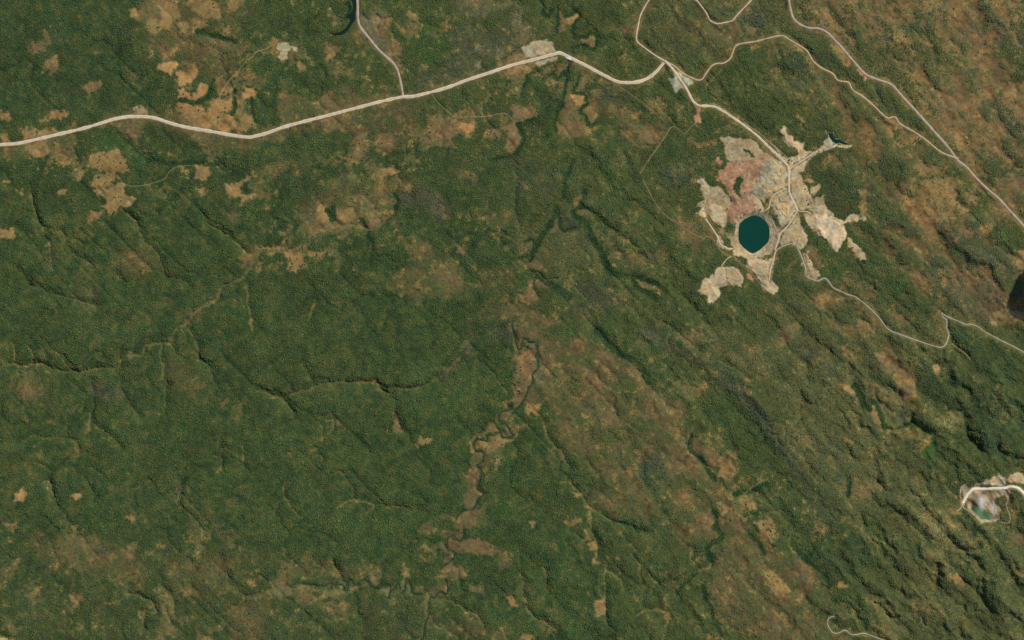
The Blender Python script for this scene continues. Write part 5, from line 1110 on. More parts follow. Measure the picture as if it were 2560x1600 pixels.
def road_material(name, c, edge=1.12, ruts=0.10):
    m, nt, b = new_mat(name)
    at = nd(nt, 'ShaderNodeAttribute', attribute_name='u')
    geo = nd(nt, 'ShaderNodeNewGeometry')
    n1 = nd(nt, 'ShaderNodeTexNoise'); n1.inputs['Scale'].default_value = 0.05; n1.inputs['Detail'].default_value = 5
    nt.links.new(geo.outputs['Position'], n1.inputs['Vector'])
    ramp = nd(nt, 'ShaderNodeValToRGB')
    cr = ramp.color_ramp
    c = lin(c)
    for i in range(5):
        if i > 1:
            cr.elements.new(0.5)
    for e, (pos, g) in zip(cr.elements, ((0.0, 1 - ruts), (0.35, 1.0 - ruts * 0.6), (0.62, 1.0), (0.85, edge), (1.0, edge * 0.88))):
        e.position = pos
        e.color = (*[min(1, v * g) for v in c], 1)
    ab = nd(nt, 'ShaderNodeMath', operation='ABSOLUTE')
    nt.links.new(at.outputs['Fac'], ab.inputs[0])
    nt.links.new(ab.outputs[0], ramp.inputs[0])
    r1 = nd(nt, 'ShaderNodeMapRange'); r1.inputs[1].default_value = 0.3; r1.inputs[2].default_value = 0.7; r1.inputs[3].default_value = 0.84; r1.inputs[4].default_value = 1.13
    nt.links.new(n1.outputs[0], r1.inputs[0])
    hs = nd(nt, 'ShaderNodeHueSaturation')
    nt.links.new(ramp.outputs[0], hs.inputs['Color'])
    nt.links.new(r1.outputs[0], hs.inputs['Value'])
    nt.links.new(hs.outputs[0], b.inputs['Base Color'])
    b.inputs['Roughness'].default_value = 0.9
    b.inputs['Specular IOR Level'].default_value = 0.15
    return m


def water_material(name, c, rough=0.12, vary=0.15, spec=0.5):
    m, nt, b = new_mat(name)
    b.inputs['Specular IOR Level'].default_value = spec
    geo = nd(nt, 'ShaderNodeNewGeometry')
    n1 = nd(nt, 'ShaderNodeTexNoise'); n1.inputs['Scale'].default_value = 0.012; n1.inputs['Detail'].default_value = 4
    nt.links.new(geo.outputs['Position'], n1.inputs['Vector'])
    mx = nd(nt, 'ShaderNodeMix', data_type='RGBA')
    nt.links.new(n1.outputs[0], mx.inputs[0])
    mx.inputs[6].default_value = (*[v * (1 - vary) for v in c], 1)
    mx.inputs[7].default_value = (*[v * (1 + vary) for v in c], 1)
    nt.links.new(mx.outputs[2], b.inputs['Base Color'])
    b.inputs['Roughness'].default_value = rough
    b.inputs['IOR'].default_value = 1.33
    n2 = nd(nt, 'ShaderNodeTexNoise'); n2.inputs['Scale'].default_value = 0.3; n2.inputs['Detail'].default_value = 3
    nt.links.new(geo.outputs['Position'], n2.inputs['Vector'])
    bp = nd(nt, 'ShaderNodeBump'); bp.inputs['Strength'].default_value = 0.05; bp.inputs['Distance'].default_value = 0.5
    nt.links.new(n2.outputs[0], bp.inputs['Height'])
    nt.links.new(bp.outputs[0], b.inputs['Normal'])
    return m


def leaf_material(name, att='INSTANCER', fixed=None):
    m, nt, b = new_mat(name)
    geo = nd(nt, 'ShaderNodeNewGeometry')
    n1 = nd(nt, 'ShaderNodeTexNoise'); n1.inputs['Scale'].default_value = 0.6; n1.inputs['Detail'].default_value = 2
    nt.links.new(geo.outputs['Position'], n1.inputs['Vector'])
    r1 = nd(nt, 'ShaderNodeMapRange'); r1.inputs[1].default_value = 0.3; r1.inputs[2].default_value = 0.7; r1.inputs[3].default_value = 0.86; r1.inputs[4].default_value = 1.14
    nt.links.new(n1.outputs[0], r1.inputs[0])
    hs = nd(nt, 'ShaderNodeHueSaturation')
    if fixed is None:
        at = nd(nt, 'ShaderNodeAttribute', attribute_name='col', attribute_type=att)
        nt.links.new(at.outputs['Color'], hs.inputs['Color'])
    else:
        hs.inputs['Color'].default_value = (*fixed, 1)
    nt.links.new(r1.outputs[0], hs.inputs['Value'])
    nt.links.new(hs.outputs[0], b.inputs['Base Color'])
    b.inputs['Roughness'].default_value = 0.8
    b.inputs['Specular IOR Level'].default_value = 0.15
    return m


def plain_material(name, c, rough=0.9):
    m, nt, b = new_mat(name)
    geo = nd(nt, 'ShaderNodeNewGeometry')
    n1 = nd(nt, 'ShaderNodeTexNoise'); n1.inputs['Scale'].default_value = 0.4; n1.inputs['Detail'].default_value = 4
    nt.links.new(geo.outputs['Position'], n1.inputs['Vector'])
    mx = nd(nt, 'ShaderNodeMix', data_type='RGBA')
    nt.links.new(n1.outputs[0], mx.inputs[0])
    mx.inputs[6].default_value = (*[v * 0.75 for v in c], 1)
    mx.inputs[7].default_value = (*[min(1, v * 1.25) for v in c], 1)
    nt.links.new(mx.outputs[2], b.inputs['Base Color'])
    b.inputs['Roughness'].default_value = rough
    b.inputs['Specular IOR Level'].default_value = 0.2
    return m


M_leaf = leaf_material('tree_leaves')
M_bark = plain_material('tree_bark', (0.09, 0.065, 0.045))


# ------------------------------------------------------------------ mesh helpers
def tag(o, label=None, cat_=None, group=None, kind=None):
    if label: o['label'] = label
    if cat_: o['category'] = cat_
    if group: o['group'] = group
    if kind: o['kind'] = kind
    return o


def np_mesh(name, V, F, mat, col=None, attrs=None, smooth_=True):
    V = np.ascontiguousarray(V, np.float32)
    F = np.ascontiguousarray(F, np.int32)
    me = bpy.data.meshes.new(name)
    me.vertices.add(len(V))
    me.vertices.foreach_set('co', V.ravel())
    k = F.shape[1]
    me.loops.add(F.size)
    me.loops.foreach_set('vertex_index', F.ravel())
    me.polygons.add(len(F))
    me.polygons.foreach_set('loop_start', np.arange(0, F.size, k, dtype=np.int32))
    me.polygons.foreach_set('use_smooth', np.full(len(F), smooth_, bool))
    me.update(calc_edges=True)
    if col is not None:
        a = me.attributes.new('col', 'FLOAT_COLOR', 'POINT')
        a.data.foreach_set('color', np.c_[col, np.ones(len(V))].astype(np.float32).ravel())
    for nm, v in (attrs or {}).items():
        a = me.attributes.new(nm, 'FLOAT', 'POINT')
        a.data.foreach_set('value', np.asarray(v, np.float32))
    if mat:
        me.materials.append(mat)
    return me


def add(name, me, parent=None):
    o = bpy.data.objects.new(name, me)
    COL.objects.link(o)
    if parent:
        o.parent = parent
    return o


# ------------------------------------------------------------------ the ground: one sheet to the horizon
def axis(lo, hi, fine0, fine1, step, fstep):
    a = np.arange(lo, fine0, step)
    b = np.arange(fine0, fine1, fstep)
    c = np.arange(fine1, hi + step, step)
    return np.r_[a, b, c]


ax_ = axis(-150, 2710, 1750, 2130, 2.5, 1.4)
ay_ = axis(-150, 1750, 310, 750, 2.5, 1.4)
ext = np.array([-17000, -9000, -5000, -2800, -1600, -900, -520, -330, -230])
px = np.r_[ext, ax_, 2560 - ext[::-1]]
py = np.r_[ext, ay_, 1600 - ext[::-1]]
PX, PY = np.meshgrid(px, py)
zz = samp(H, PX, PY)
cc = samp(GC, PX, PY)
far = sst(60, 150, np.maximum(np.maximum(-PX, PX - 2560), np.maximum(-PY, PY - 1600)))[..., None]
cc = cc * (1 - far) + lin((60, 72, 41)) * far      # beyond the surveyed land: the same woodland, too far off to build tree by tree
X, Y = wxy(PX, PY)
idx = np.arange(PX.size, dtype=np.int32).reshape(PX.shape)
F = np.stack([idx[:-1, :-1], idx[1:, :-1], idx[1:, 1:], idx[:-1, 1:]], -1).reshape(-1, 4)
terrain = add('terrain', np_mesh('terrain', np.stack([X, Y, zz], -1).reshape(-1, 3), F, M_ground, cc.reshape(-1, 3)))
tag(terrain, 'wooded ground with brown clearings and stream valleys', kind='structure')


def ground_z(x, y):
    """height of the built sheet at photo pixels"""
    x = np.asarray(x, float); y = np.asarray(y, float)
    i = np.clip(np.searchsorted(px, x) - 1, 0, len(px) - 2)
    j = np.clip(np.searchsorted(py, y) - 1, 0, len(py) - 2)
    u = (x - px[i]) / (px[i + 1] - px[i]); v = (y - py[j]) / (py[j + 1] - py[j])
    return (zz[j, i] * (1 - u) + zz[j, i + 1] * u) * (1 - v) + (zz[j + 1, i] * (1 - u) + zz[j + 1, i + 1] * u) * v


# ------------------------------------------------------------------ roads
RM = {k: road_material('road_' + k, c, 1.14 if k != 'grey' else 1.22, 0.08 if k in ('white', 'haul') else 0.14) for k, c in RCOL.items()}


def ribbon(name, q, a, zs, w, mat, lift, skirt=True, rag=0.0):
    t = np.gradient(q, axis=0)
    t /= np.hypot(t[:, 0], t[:, 1])[:, None] + 1e-9
    n = np.c_[-t[:, 1], t[:, 0]]
    wl_ = 1 + rag * (samp(N6, q[:, 0], q[:, 1]) * 0.6 + samp(N14, q[:, 0], q[:, 1]) * 0.4)
    prof = [(-1.0, 0.0), (-0.5, 0.12), (0.0, 0.2), (0.5, 0.12), (1.0, 0.0)]
    if skirt:
        prof = [(-1.25, -1.4)] + prof + [(1.25, -1.4)]
    Vs, us = [], []
    for u, dz in prof:
        p = q + n * (u * w / 2 * wl_)[:, None]
        x, y = wxy(p[:, 0], p[:, 1])
        Vs.append(np.c_[x, y, zs + lift + dz])
        us.append(np.full(len(q), np.clip(u, -1, 1)))
    m, k = len(q), len(prof)
    V = np.stack(Vs, 1).reshape(-1, 3)
    U = np.stack(us, 1).ravel()
    ii = np.arange(m * k).reshape(m, k)
    F = np.stack([ii[:-1, :-1], ii[:-1, 1:], ii[1:, 1:], ii[1:, :-1]], -1).reshape(-1, 4)
    # upward faces whatever the drawing direction
    e1, e2 = V[F[0, 1]] - V[F[0, 0]], V[F[0, 3]] - V[F[0, 0]]
    if np.cross(e1, e2)[2] < 0:
        F = F[:, ::-1]
    return add(name, np_mesh(name, V, F, mat, attrs={'u': U}))


NAMES = {'haul_road': 'haul_road', 'mine_road': 'mine_road', 'highway': 'highway', 'quarry_road': 'concrete_road'}
for i, (nm, q, a, zs, w, ck, lab, trk) in enumerate(ribbons):
    o = ribbon(NAMES.get(nm, 'track' if trk else 'road'), q, a, zs, w, RM[ck], 0.75 - 0.028 * i, rag=0.18 if trk else (0.02 if ck == 'white' else 0.12))
    tag(o, lab, kind='structure')
M_river = water_material('river_water', (0.012, 0.035, 0.020), 0.15)
for q, a, zs, w in rivers:
    o = ribbon('stream', q, a, zs, w, M_river, 0.0, skirt=False, rag=0.25)
    tag(o, 'dark narrow stream between green banks', kind='structure')


# ------------------------------------------------------------------ water
def sheet(name, p, z, mat, label):
    x, y = wxy(p[:, 0], p[:, 1])
    c = p.mean(0)
    me = bpy.data.meshes.new(name)
    me.from_pydata([(u, v, z) for u, v in zip(x, y)], [], [list(range(len(p)))])
    if me.polygons[0].normal.z < 0:
        me.flip_normals()
    me.materials.append(mat)
    return tag(add(name, me), label, kind='structure')


def grow(p, k):
    """push a closed outline outwards by k pixels so water runs under its banks"""
    t = np.roll(p, -1, 0) - np.roll(p, 1, 0)
    t /= np.hypot(t[:, 0], t[:, 1])[:, None] + 1e-9
    n = np.c_[t[:, 1], -t[:, 0]]
    ar = np.sum(p[:, 0] * np.roll(p[:, 1], -1) - p[:, 1] * np.roll(p[:, 0], -1))
    return p + n * (k if ar > 0 else -k)


sheet('pit_lake', grow(LAKE, 0.3), LZ - 0.8, water_material('lake_water', (0.0035, 0.040, 0.026), 0.08, 0.08), 'deep green oval lake filling the flooded mine pit')
sheet('reservoir', grow(WATER['reservoir'][0], -0.9), WATER['reservoir'][1], water_material('reservoir_water', (0.007, 0.020, 0.014), 0.3, 0.15, 0.2), 'narrow dark branching reservoir beside the grey gravel road')
sheet('pond', WATER['pond_dam'][0], WATER['pond_dam'][1], water_material('dam_water', (0.005, 0.027, 0.018), 0.3, 0.15, 0.2), 'small dark pond held by the curved dam above the mine')
sheet('pond', WATER['pond_green'][0], WATER['pond_green'][1], water_material('pond_water', (0.26, 0.28, 0.15), 0.3), 'small pale green pond ringed by a sandy bank')
sheet('pond', WATER['pond_creek'][0], WATER['pond_creek'][1], water_material('creek_water', (0.010, 0.035, 0.024), 0.2), 'tiny dark pool at the foot of the tan strip')
sheet('quarry_pool', WATER['quarry_pool'][0], WATER['quarry_pool'][1], water_material('quarry_water', (0.095, 0.18, 0.085), 0.3, 0.15, 0.2), 'turquoise pool at the bottom of the quarry')


# ------------------------------------------------------------------ spoil heaps of the mine
def heap(name, p, h, label, bench=0.0, rise=10.0, gull=0.0, thing=False, top=0.4, step=1.25, seed=0):
    """a dumped heap: its own mounded surface, terraced where bench > 0"""
    p = smooth(np.asarray(p), 3, True)
    x0, y0 = p.min(0) - 3
    x1, y1 = p.max(0) + 3
    xs, ys = np.arange(x0, x1, step), np.arange(y0, y1, step)
    A, B = np.meshgrid(xs, ys)
    d2 = np.full(A.shape, 1e9)
    ins = np.zeros(A.shape, bool)
    n = len(p)
    for i in range(n):
        (ax, ay), (bx, by) = p[i], p[(i + 1) % n]
        vx, vy = bx - ax, by - ay
        t = np.clip(((A - ax) * vx + (B - ay) * vy) / (vx * vx + vy * vy + 1e-9), 0, 1)
        d2 = np.minimum(d2, (A - ax - t * vx) ** 2 + (B - ay - t * vy) ** 2)
        if abs(vy) > 1e-9:
            ins ^= ((ay > B) != (by > B)) & (A < vx * (B - ay) / vy + ax)
    d = np.where(ins, np.sqrt(d2), -np.sqrt(d2)) + 0.9 * samp(N6, A, B) + 0.6 * samp(N14, A, B)
    t = np.clip(d / rise, 0, 1)
    hh = 0.72 * h * (1 - (1 - t) ** 1.7)
    if bench:
        s = hh / bench + 0.12 * samp(N14, A, B)
        hh = bench * (np.floor(s) + np.clip((s - np.floor(s)) * 3.0 - 2.0, 0, 1))
        hh += 0.25 * h * t * t * (1 + 0.6 * samp(N40, A, B)) * 0.3
    hh += gull * np.abs(samp(NR2, A, B)) * t + 0.45 * top * samp(N6, A, B) * t + 0.5 * top * samp(N14, A, B) * t
    base = ground_z(A, B)
    z = base + np.where(d > 0, np.maximum(hh, 0.05) + 0.15, -1.2)
    keep = d > -2.2
    idx = -np.ones(A.shape, int)
    idx[keep] = np.arange(keep.sum())
    q = np.stack([idx[:-1, :-1], idx[1:, :-1], idx[1:, 1:], idx[:-1, 1:]], -1).reshape(-1, 4)
    q = q[(q >= 0).all(1)]
    X, Y = wxy(A[keep], B[keep])
    o = add(name, np_mesh(name, np.c_[X, Y, z[keep]], q, M_spoil, samp(GC, A[keep], B[keep])))
    return tag(o, label, 'stockpile') if thing else tag(o, label, kind='structure')


heap('terraced_heap', G3, 24, 'grey spoil heap with fine curved terraces beside the red slope', bench=2.1, rise=25)
heap('red_spoil_slope', M3(920, 60, 1080, 20, 1110, 110, 1220, 200, 1240, 400, 1290, 490, 1380, 590, 1420, 780, 1560, 780, 1740, 800, 1800, 880, 1690, 890, 1580, 940, 1400, 1000, 1270, 1150, 1220, 1170, 1120, 1090, 1110, 960, 1190, 840, 1240, 740, 1220, 600, 1170, 480, 1080, 330, 1060, 230, 900, 180),
     9, 'reddish gullied spoil slope falling towards the pit lake', rise=16, gull=1.4)
heap('spoil_heap', G4, 4, 'rough tan spoil ground with shrubs west of the red slope', rise=12, gull=0.8, top=0.6)
heap('tailings_heap', cat(M4(1080, 1060, 1200, 990, 1350, 980, 1480, 1060, 1640, 1160, 1740, 1280, 1800, 1380, 1805, 1500), M6(1785, 50, 1690, 200, 1590, 345, 1400, 165, 1280, 50), M4(1150, 1400, 1030, 1320, 1090, 1180)),
     10, 'pale cream tailings heap narrowing to a point between woods', rise=9, gull=0.8, top=0.5)
heap('spoil_heap', G15, 8, 'hooked pale spoil heap south-west of the pit lake', rise=7, bench=3.5, top=0.5)
heap('spoil_heap', M5(1600, 540, 1900, 570, 2050, 610, 2040, 780, 2100, 900, 2050, 1150, 1980, 1180, 1910, 1110, 1890, 970, 1730, 890, 1560, 680), 9, 'pale fan of tailings south of the pit lake', rise=8, top=0.4)
heap('spoil_heap', G16, 8, 'pale rocky spoil tongue north of the mine crossroads', rise=5, gull=1.0, top=0.6)
heap('spoil_heap', M6(850, 380, 930, 360, 935, 460, 975, 570, 1090, 690, 1180, 800, 1190, 900, 1120, 990, 950, 910, 920, 800, 880, 620), 6, 'long tan spoil tongue east of the winding grey road', rise=5, top=0.4)
heap('spoil_heap', M4(790, 1350, 840, 1400, 890, 1500, 960, 1640, 910, 1640, 800, 1760, 700, 1660, 640, 1640, 700, 1500), 6, 'smooth tan heap between the pit road and the dark wood', rise=6, top=0.3)
heap('spoil_heap', M4(960, 430, 1030, 350, 1170, 310, 1180, 380, 1140, 460, 1050, 530, 985, 500), 5, 'small tan heap on the edge of the dark wood', rise=5)
for p, h, lab in ((M4(255, 570, 380, 505, 465, 565, 475, 695, 420, 715, 285, 685), 7, 'grey ore stockpile north of the orange patch in the ore yard'), (M4(190, 840, 225, 780, 300, 790, 325, 850, 290, 890, 215, 890), 6, 'grey ore stockpile west of the orange patch'),
                  (M4(420, 830, 460, 795, 515, 820, 500, 880, 470, 960, 430, 960, 440, 890), 6, 'grey ore stockpile east of the orange patch'), (M4(300, 930, 350, 930, 410, 985, 390, 1000, 330, 980), 4, 'small grey ore stockpile south of the orange patch'),
                  (M4(310, 830, 345, 760, 425, 770, 395, 855, 420, 885, 335, 895), 2.5, 'bright orange low stockpile in the middle of the ore yard'), (M4(945, 865, 1060, 845, 1200, 910, 1100, 975, 1045, 965), 4, 'olive grassy stockpile at the top of the cream tailings heap')):
    heap('stockpile', p, h, lab, rise=4, thing=True, step=1.0)
heap('quarry_spoil', QP(760, 480, 1000, 420, 1180, 310, 1300, 260, 1430, 400, 1400, 530, 900, 530), 5, 'brown gullied quarry spoil above the concrete road', rise=6, gull=2.2, top=0.6)
heap('quarry_spoil', QP(1560, 280, 1680, 210, 1830, 235, 1890, 320, 1890, 430, 1700, 430, 1590, 440), 6, 'round tan quarry spoil mound at the bend of the concrete road', rise=6, gull=1.8, top=0.6)

# ------------------------------------------------------------------ bridge where the haul road crosses the stream
M_conc = plain_material('bridge_concrete', (0.55, 0.53, 0.48))


def boxes(bl):
    V, F = [], []
    for x0, x1, y0, y1, z0, z1 in bl:
        b = len(V)
        V += [(x0, y0, z0), (x1, y0, z0), (x1, y1, z0), (x0, y1, z0), (x0, y0, z1), (x1, y0, z1), (x1, y1, z1), (x0, y1, z1)]
        F += [[b + i for i in f] for f in ((0, 3, 2, 1), (4, 5, 6, 7), (0, 1, 5, 4), (1, 2, 6, 5), (2, 3, 7, 6), (3, 0, 4, 7))]
    return V, F


def box_part(name, bl, mat, parent):
    me = bpy.data.meshes.new(name)
    V, F = boxes(bl)
    me.from_pydata(V, [], F)
    me.materials.append(mat)
    return add(name, me, parent)


bp_ = T02(536, 540)[0]
bx, by = wxy(*bp_)
bz = float(ground_z(*bp_)) + 0.9
br = bpy.data.objects.new('road_bridge', None)
COL.objects.link(br)
br.location = (bx, by, bz)
br.rotation_euler = (0, 0, math.radians(-29))
tag(br, 'small concrete bridge carrying the haul road over the stream', 'bridge')
box_part('deck', [(-16, 16, -10.6, 10.6, -0.9, 0.5)], M_conc, br)
box_part('parapet', [(-17, 17, 10.6, 11.6, -0.9, 1.6)], M_conc, br)
box_part('parapet', [(-17, 17, -11.6, -10.6, -0.9, 1.6)], M_conc, br)
box_part('abutment', [(-19, -16, -12, 12, -6, 0.3)], M_conc, br)
box_part('abutment', [(16, 19, -12, 12, -6, 0.3)], M_conc, br)

# ------------------------------------------------------------------ trees
import bmesh


def ico_lobe(bm, c, r, sub, rr, sq=0.75):
    ret = bmesh.ops.create_icosphere(bm, subdivisions=sub, radius=1.0)
    for v in ret['verts']:
        k = 1 + rr.uniform(-0.28, 0.22)
        v.co.x = c[0] + v.co.x * r * k
        v.co.y = c[1] + v.co.y * r * k
        v.co.z = c[2] + v.co.z * r * sq * k


def crown_mesh(name, seed, lobes, sub, spread):
    rr = random.Random(seed)
    bm = bmesh.new()
    for i in range(lobes):
        a = 6.283 * i / max(lobes - 1, 1) + rr.uniform(-0.5, 0.5)
        d = 0.0 if i == 0 else spread * rr.uniform(0.6, 1.1)
        r = (0.62 if i == 0 else rr.uniform(0.36, 0.56))
        ico_lobe(bm, (d * math.cos(a), d * math.sin(a), 1.0 + (0.25 if i == 0 else rr.uniform(-0.2, 0.15))), r, sub, rr)
    me = bpy.data.meshes.new(name)
    bm.to_mesh(me)
    bm.free()
    me.materials.append(M_leaf)
    return me


def trunk_geom(bm, seed):
    rr = random.Random(seed)

    def limb(p0, p1, r0, r1, n=5):
        p0, p1 = Vector(p0), Vector(p1)
        d = (p1 - p0).normalized()
        s = d.orthogonal().normalized()
        t = d.cross(s)
        ring = []
        for p, r in ((p0, r0), (p1, r1)):
            ring.append([bm.verts.new(p + (s * math.cos(6.283 * k / n) + t * math.sin(6.283 * k / n)) * r) for k in range(n)])
        for k in range(n):
            bm.faces.new((ring[0][k], ring[0][(k + 1) % n], ring[1][(k + 1) % n], ring[1][k]))
    limb((0, 0, -0.15), (0, 0, 0.75), 0.075, 0.05)
    for i in range(3):
        a = 6.283 * i / 3 + rr.uniform(-0.4, 0.4)
        limb((0, 0, 0.6), (0.4 * math.cos(a), 0.4 * math.sin(a), 1.0), 0.04, 0.02)


def tree_variant(name, seed, lobes, sub, spread):
    cm = crown_mesh(name, seed, lobes, sub, spread)
    bm = bmesh.new()
    bm.from_mesh(cm)
    n0 = len(bm.faces)
    trunk_geom(bm, seed)
    bm.faces.ensure_lookup_table()
    for f in bm.faces[n0:]:
        f.material_index = 1
    bm.to_mesh(cm)
    bm.free()
    cm.materials.append(M_bark)
    return cm


lib = bpy.data.collections.new('tree_kinds')
for i in range(6):
    o = bpy.data.objects.new('tree_kind_%d' % i, tree_variant('tree_kind', 40 + i, 4 + i % 3, 1, 0.5 + 0.03 * i))
    lib.objects.link(o)

# where every tree of the mass stands
SP = 3.0                                            # spacing, px (about 7 m)
jx = np.arange(-140, 2700, SP)
jy = np.arange(-140, 1740, SP)
JX, JY = np.meshgrid(jx, jy)
JX = JX + (np.arange(len(jy)) % 2)[:, None] * SP / 2
JX = (JX + rng.uniform(-0.48, 0.48, JX.shape) * SP).ravel()
JY = (JY + rng.uniform(-0.48, 0.48, JY.shape) * SP).ravel()
dn = samp(DN, JX, JY)
cl = samp(0.62 * N6 + 0.62 * N14 + 0.3 * N40, JX, JY)
amp = 0.95 * np.clip(1 - np.abs(dn - 0.5) * 2, 0, 1)
prob = np.clip(dn + amp * cl, 0, 1) * (dn > 0.004)
u = rng.uniform(0, 1, JX.shape)
ok = u < prob
JX, JY, dn, cl = JX[ok], JY[ok], dn[ok], cl[ok]
n = len(JX)
rad = rng.uniform(2.7, 5.4, n) * np.where(rng.uniform(0, 1, n) < 0.05, 1.5, 1.0) * (0.96 + 0.14 * samp(big, JX, JY)) * np.clip(0.62 + 0.42 * dn, 0.6, 1.1) * np.where((dn < 0.7) & (rng.uniform(0, 1, n) < 0.45), 0.62, 1.0)
tc = samp(CC, JX, JY) * rng.lognormal(0, 0.11, n)[:, None]
tc[:, 0] *= rng.uniform(0.82, 1.22, n)
tc[:, 2] *= rng.uniform(0.85, 1.15, n)
tc *= (1 + 0.28 * np.clip((0.85 - dn) / 0.5, 0, 1))[:, None]
dry = rng.uniform(0, 1, n) < 0.025
tc[dry] = tc[dry] * np.array([1.75, 1.1, 1.1])
lone_w = (dn < 0.2) & (JX > 4) & (JX < 2556) & (JY > 4) & (JY < 1596)

# single trees that stand out in the open ground, each a thing of its own
FIELDS = [
    ('lone dark tree in the tan clearings north of the haul road', 'lone trees in the tan clearings north of the haul road', OV(340, 0, 640, 0, 640, 335, 340, 290)),
    ('lone dark tree in the blocky tan clearing south of the haul road', 'lone trees in the blocky tan clearing', OV(215, 370, 345, 370, 345, 540, 215, 540)),
    ('lone dark tree on the brown grass below the haul road', 'lone trees on the brown grass below the haul road', OV(640, 230, 1250, 150, 1250, 420, 640, 420)),
    ('lone dark tree in the tan stream-side clearing', 'lone trees in the tan stream-side clearing', OV(640, 560, 850, 560, 850, 690, 640, 690)),
    ('lone dark shrub on the bare mine ground', 'lone shrubs on the bare mine ground', OV(1730, 330, 2150, 330, 2150, 770, 1730, 770)),
    ('lone dark tree on the orange-brown slope below the straight grey road', 'lone trees on the orange-brown slope', OV(2160, 300, 2460, 380, 2460, 580, 2220, 580)),
    ('lone dark tree on the brown floodplain of the meandering river', 'lone trees on the brown floodplain', OV(1160, 840, 1360, 840, 1360, 1560, 1040, 1560, 1040, 1180)),
    ('lone dark tree in a tan patch of the eastern hills', 'lone trees in the tan patches of the eastern hills', OV(2000, 0, 2560, 0, 2560, 330, 2330, 330, 2010, 60)),
    ('lone dark tree on the brown grass of the southern plain', 'lone trees on the brown grass of the southern plain', OV(1640, 1080, 2120, 1080, 2120, 1600, 1640, 1600)),
]


def inpoly(x, y, p):
    r = np.zeros(x.shape, bool)
    for i in range(len(p)):
        (ax, ay), (bx, by) = p[i], p[(i + 1) % len(p)]
        if by != ay:
            r ^= ((ay > y) != (by > y)) & (x < (bx - ax) * (y - ay) / (by - ay) + ax)
    return r


single = np.zeros(n, bool)
crowns = [crown_mesh('crown', 70 + i, 6, 2, 0.55) for i in range(4)]
M_lone = leaf_material('lone_tree_leaves', fixed=(0.046, 0.074, 0.030))
for c in crowns:
    c.materials[0] = M_lone
tb = bmesh.new()
trunk_geom(tb, 5)
trunk_me = bpy.data.meshes.new('trunk')
tb.to_mesh(trunk_me)
tb.free()
trunk_me.materials.append(M_bark)
for lab, grp, poly in FIELDS:
    cand = np.nonzero(lone_w & inpoly(JX, JY, poly) & ~single)[0]
    if len(cand) == 0:
        continue
    cand = cand[np.argsort(-rad[cand])][:33]
    for k in cand:
        single[k] = True
        x, y = wxy(JX[k], JY[k])
        r = float(max(rad[k], 3.6)) * 1.15
        e = bpy.data.objects.new('tree', None)
        COL.objects.link(e)
        e.location = (float(x), float(y), float(ground_z(JX[k], JY[k])))
        e.rotation_euler = (0, 0, random.uniform(0, 6.28))
        e.scale = (r, r, r * random.uniform(0.85, 1.1))
        tag(e, lab, 'tree', grp)
        add('trunk', trunk_me, e)
        add('crown', crowns[k % 4], e)


def forest(name, m, label):
    x, y = wxy(JX[m], JY[m])
    z = ground_z(JX[m], JY[m])
    k = len(x)
    me = bpy.data.meshes.new(name)
    me.vertices.add(k)
    me.vertices.foreach_set('co', np.c_[x, y, z].astype(np.float32).ravel())
    for nm, ty, key, v in (('col', 'FLOAT_COLOR', 'color', np.c_[tc[m], np.ones(k)]), ('siz', 'FLOAT', 'value', rad[m]), ('rot', 'FLOAT', 'value', rng.uniform(0, 6.283, k))):
        a = me.attributes.new(nm, ty, 'POINT')
        a.data.foreach_set(key, v.astype(np.float32).ravel())
    a = me.attributes.new('kin', 'INT', 'POINT')
    a.data.foreach_set('value', rng.integers(0, 6, k).astype(np.int32))
    o = add(name, me)
    ng = bpy.data.node_groups.new(name + '_trees', 'GeometryNodeTree')
    ng.interface.new_socket('Geometry', in_out='INPUT', socket_type='NodeSocketGeometry')
    ng.interface.new_socket('Geometry', in_out='OUTPUT', socket_type='NodeSocketGeometry')
    N, L = ng.nodes, ng.links
    gi, go = N.new('NodeGroupInput'), N.new('NodeGroupOutput')
    ip = N.new('GeometryNodeInstanceOnPoints')
    ci = N.new('GeometryNodeCollectionInfo')
    ci.inputs['Collection'].default_value = lib
    ci.inputs['Separate Children'].default_value = True
    ci.inputs['Reset Children'].default_value = True

    def attr(nm, ty):
        q = N.new('GeometryNodeInputNamedAttribute')
        q.data_type = ty
        q.inputs['Name'].default_value = nm
        return q.outputs[0]
    cx = N.new('ShaderNodeCombineXYZ')
    L.new(attr('rot', 'FLOAT'), cx.inputs[2])
    er = N.new('FunctionNodeEulerToRotation')
    L.new(cx.outputs[0], er.inputs[0])
    sc = N.new('ShaderNodeCombineXYZ')
    s_ = attr('siz', 'FLOAT')
    mu = N.new('ShaderNodeMath')
    mu.operation = 'MULTIPLY'
    mu.inputs[1].default_value = 0.52
    L.new(s_, mu.inputs[0])
    for q, o_ in enumerate((s_, s_, mu.outputs[0])):
        L.new(o_, sc.inputs[q])
    L.new(gi.outputs[0], ip.inputs['Points'])
    L.new(ci.outputs[0], ip.inputs['Instance'])
    ip.inputs['Pick Instance'].default_value = True
    L.new(attr('kin', 'INT'), ip.inputs['Instance Index'])
    L.new(er.outputs[0], ip.inputs['Rotation'])
    L.new(sc.outputs[0], ip.inputs['Scale'])
    L.new(ip.outputs[0], go.inputs[0])
    md = o.modifiers.new('trees', 'NODES')
    md.node_group = ng
    return tag(o, label, 'forest' if 'forest' in name else 'woodland', kind='stuff')


west = JX < 1330
forest('forest', ~single & west & (dn >= 0.45), 'dense green forest canopy covering the western plain')
forest('woodland', ~single & ~west & (dn >= 0.45), 'mixed green and olive woodland over the eastern ridges')
forest('scrub', ~single & (dn < 0.45), 'sparse scrub dotted over clearings and brown grassland')
print('TREES', n, 'single', int(single.sum()))

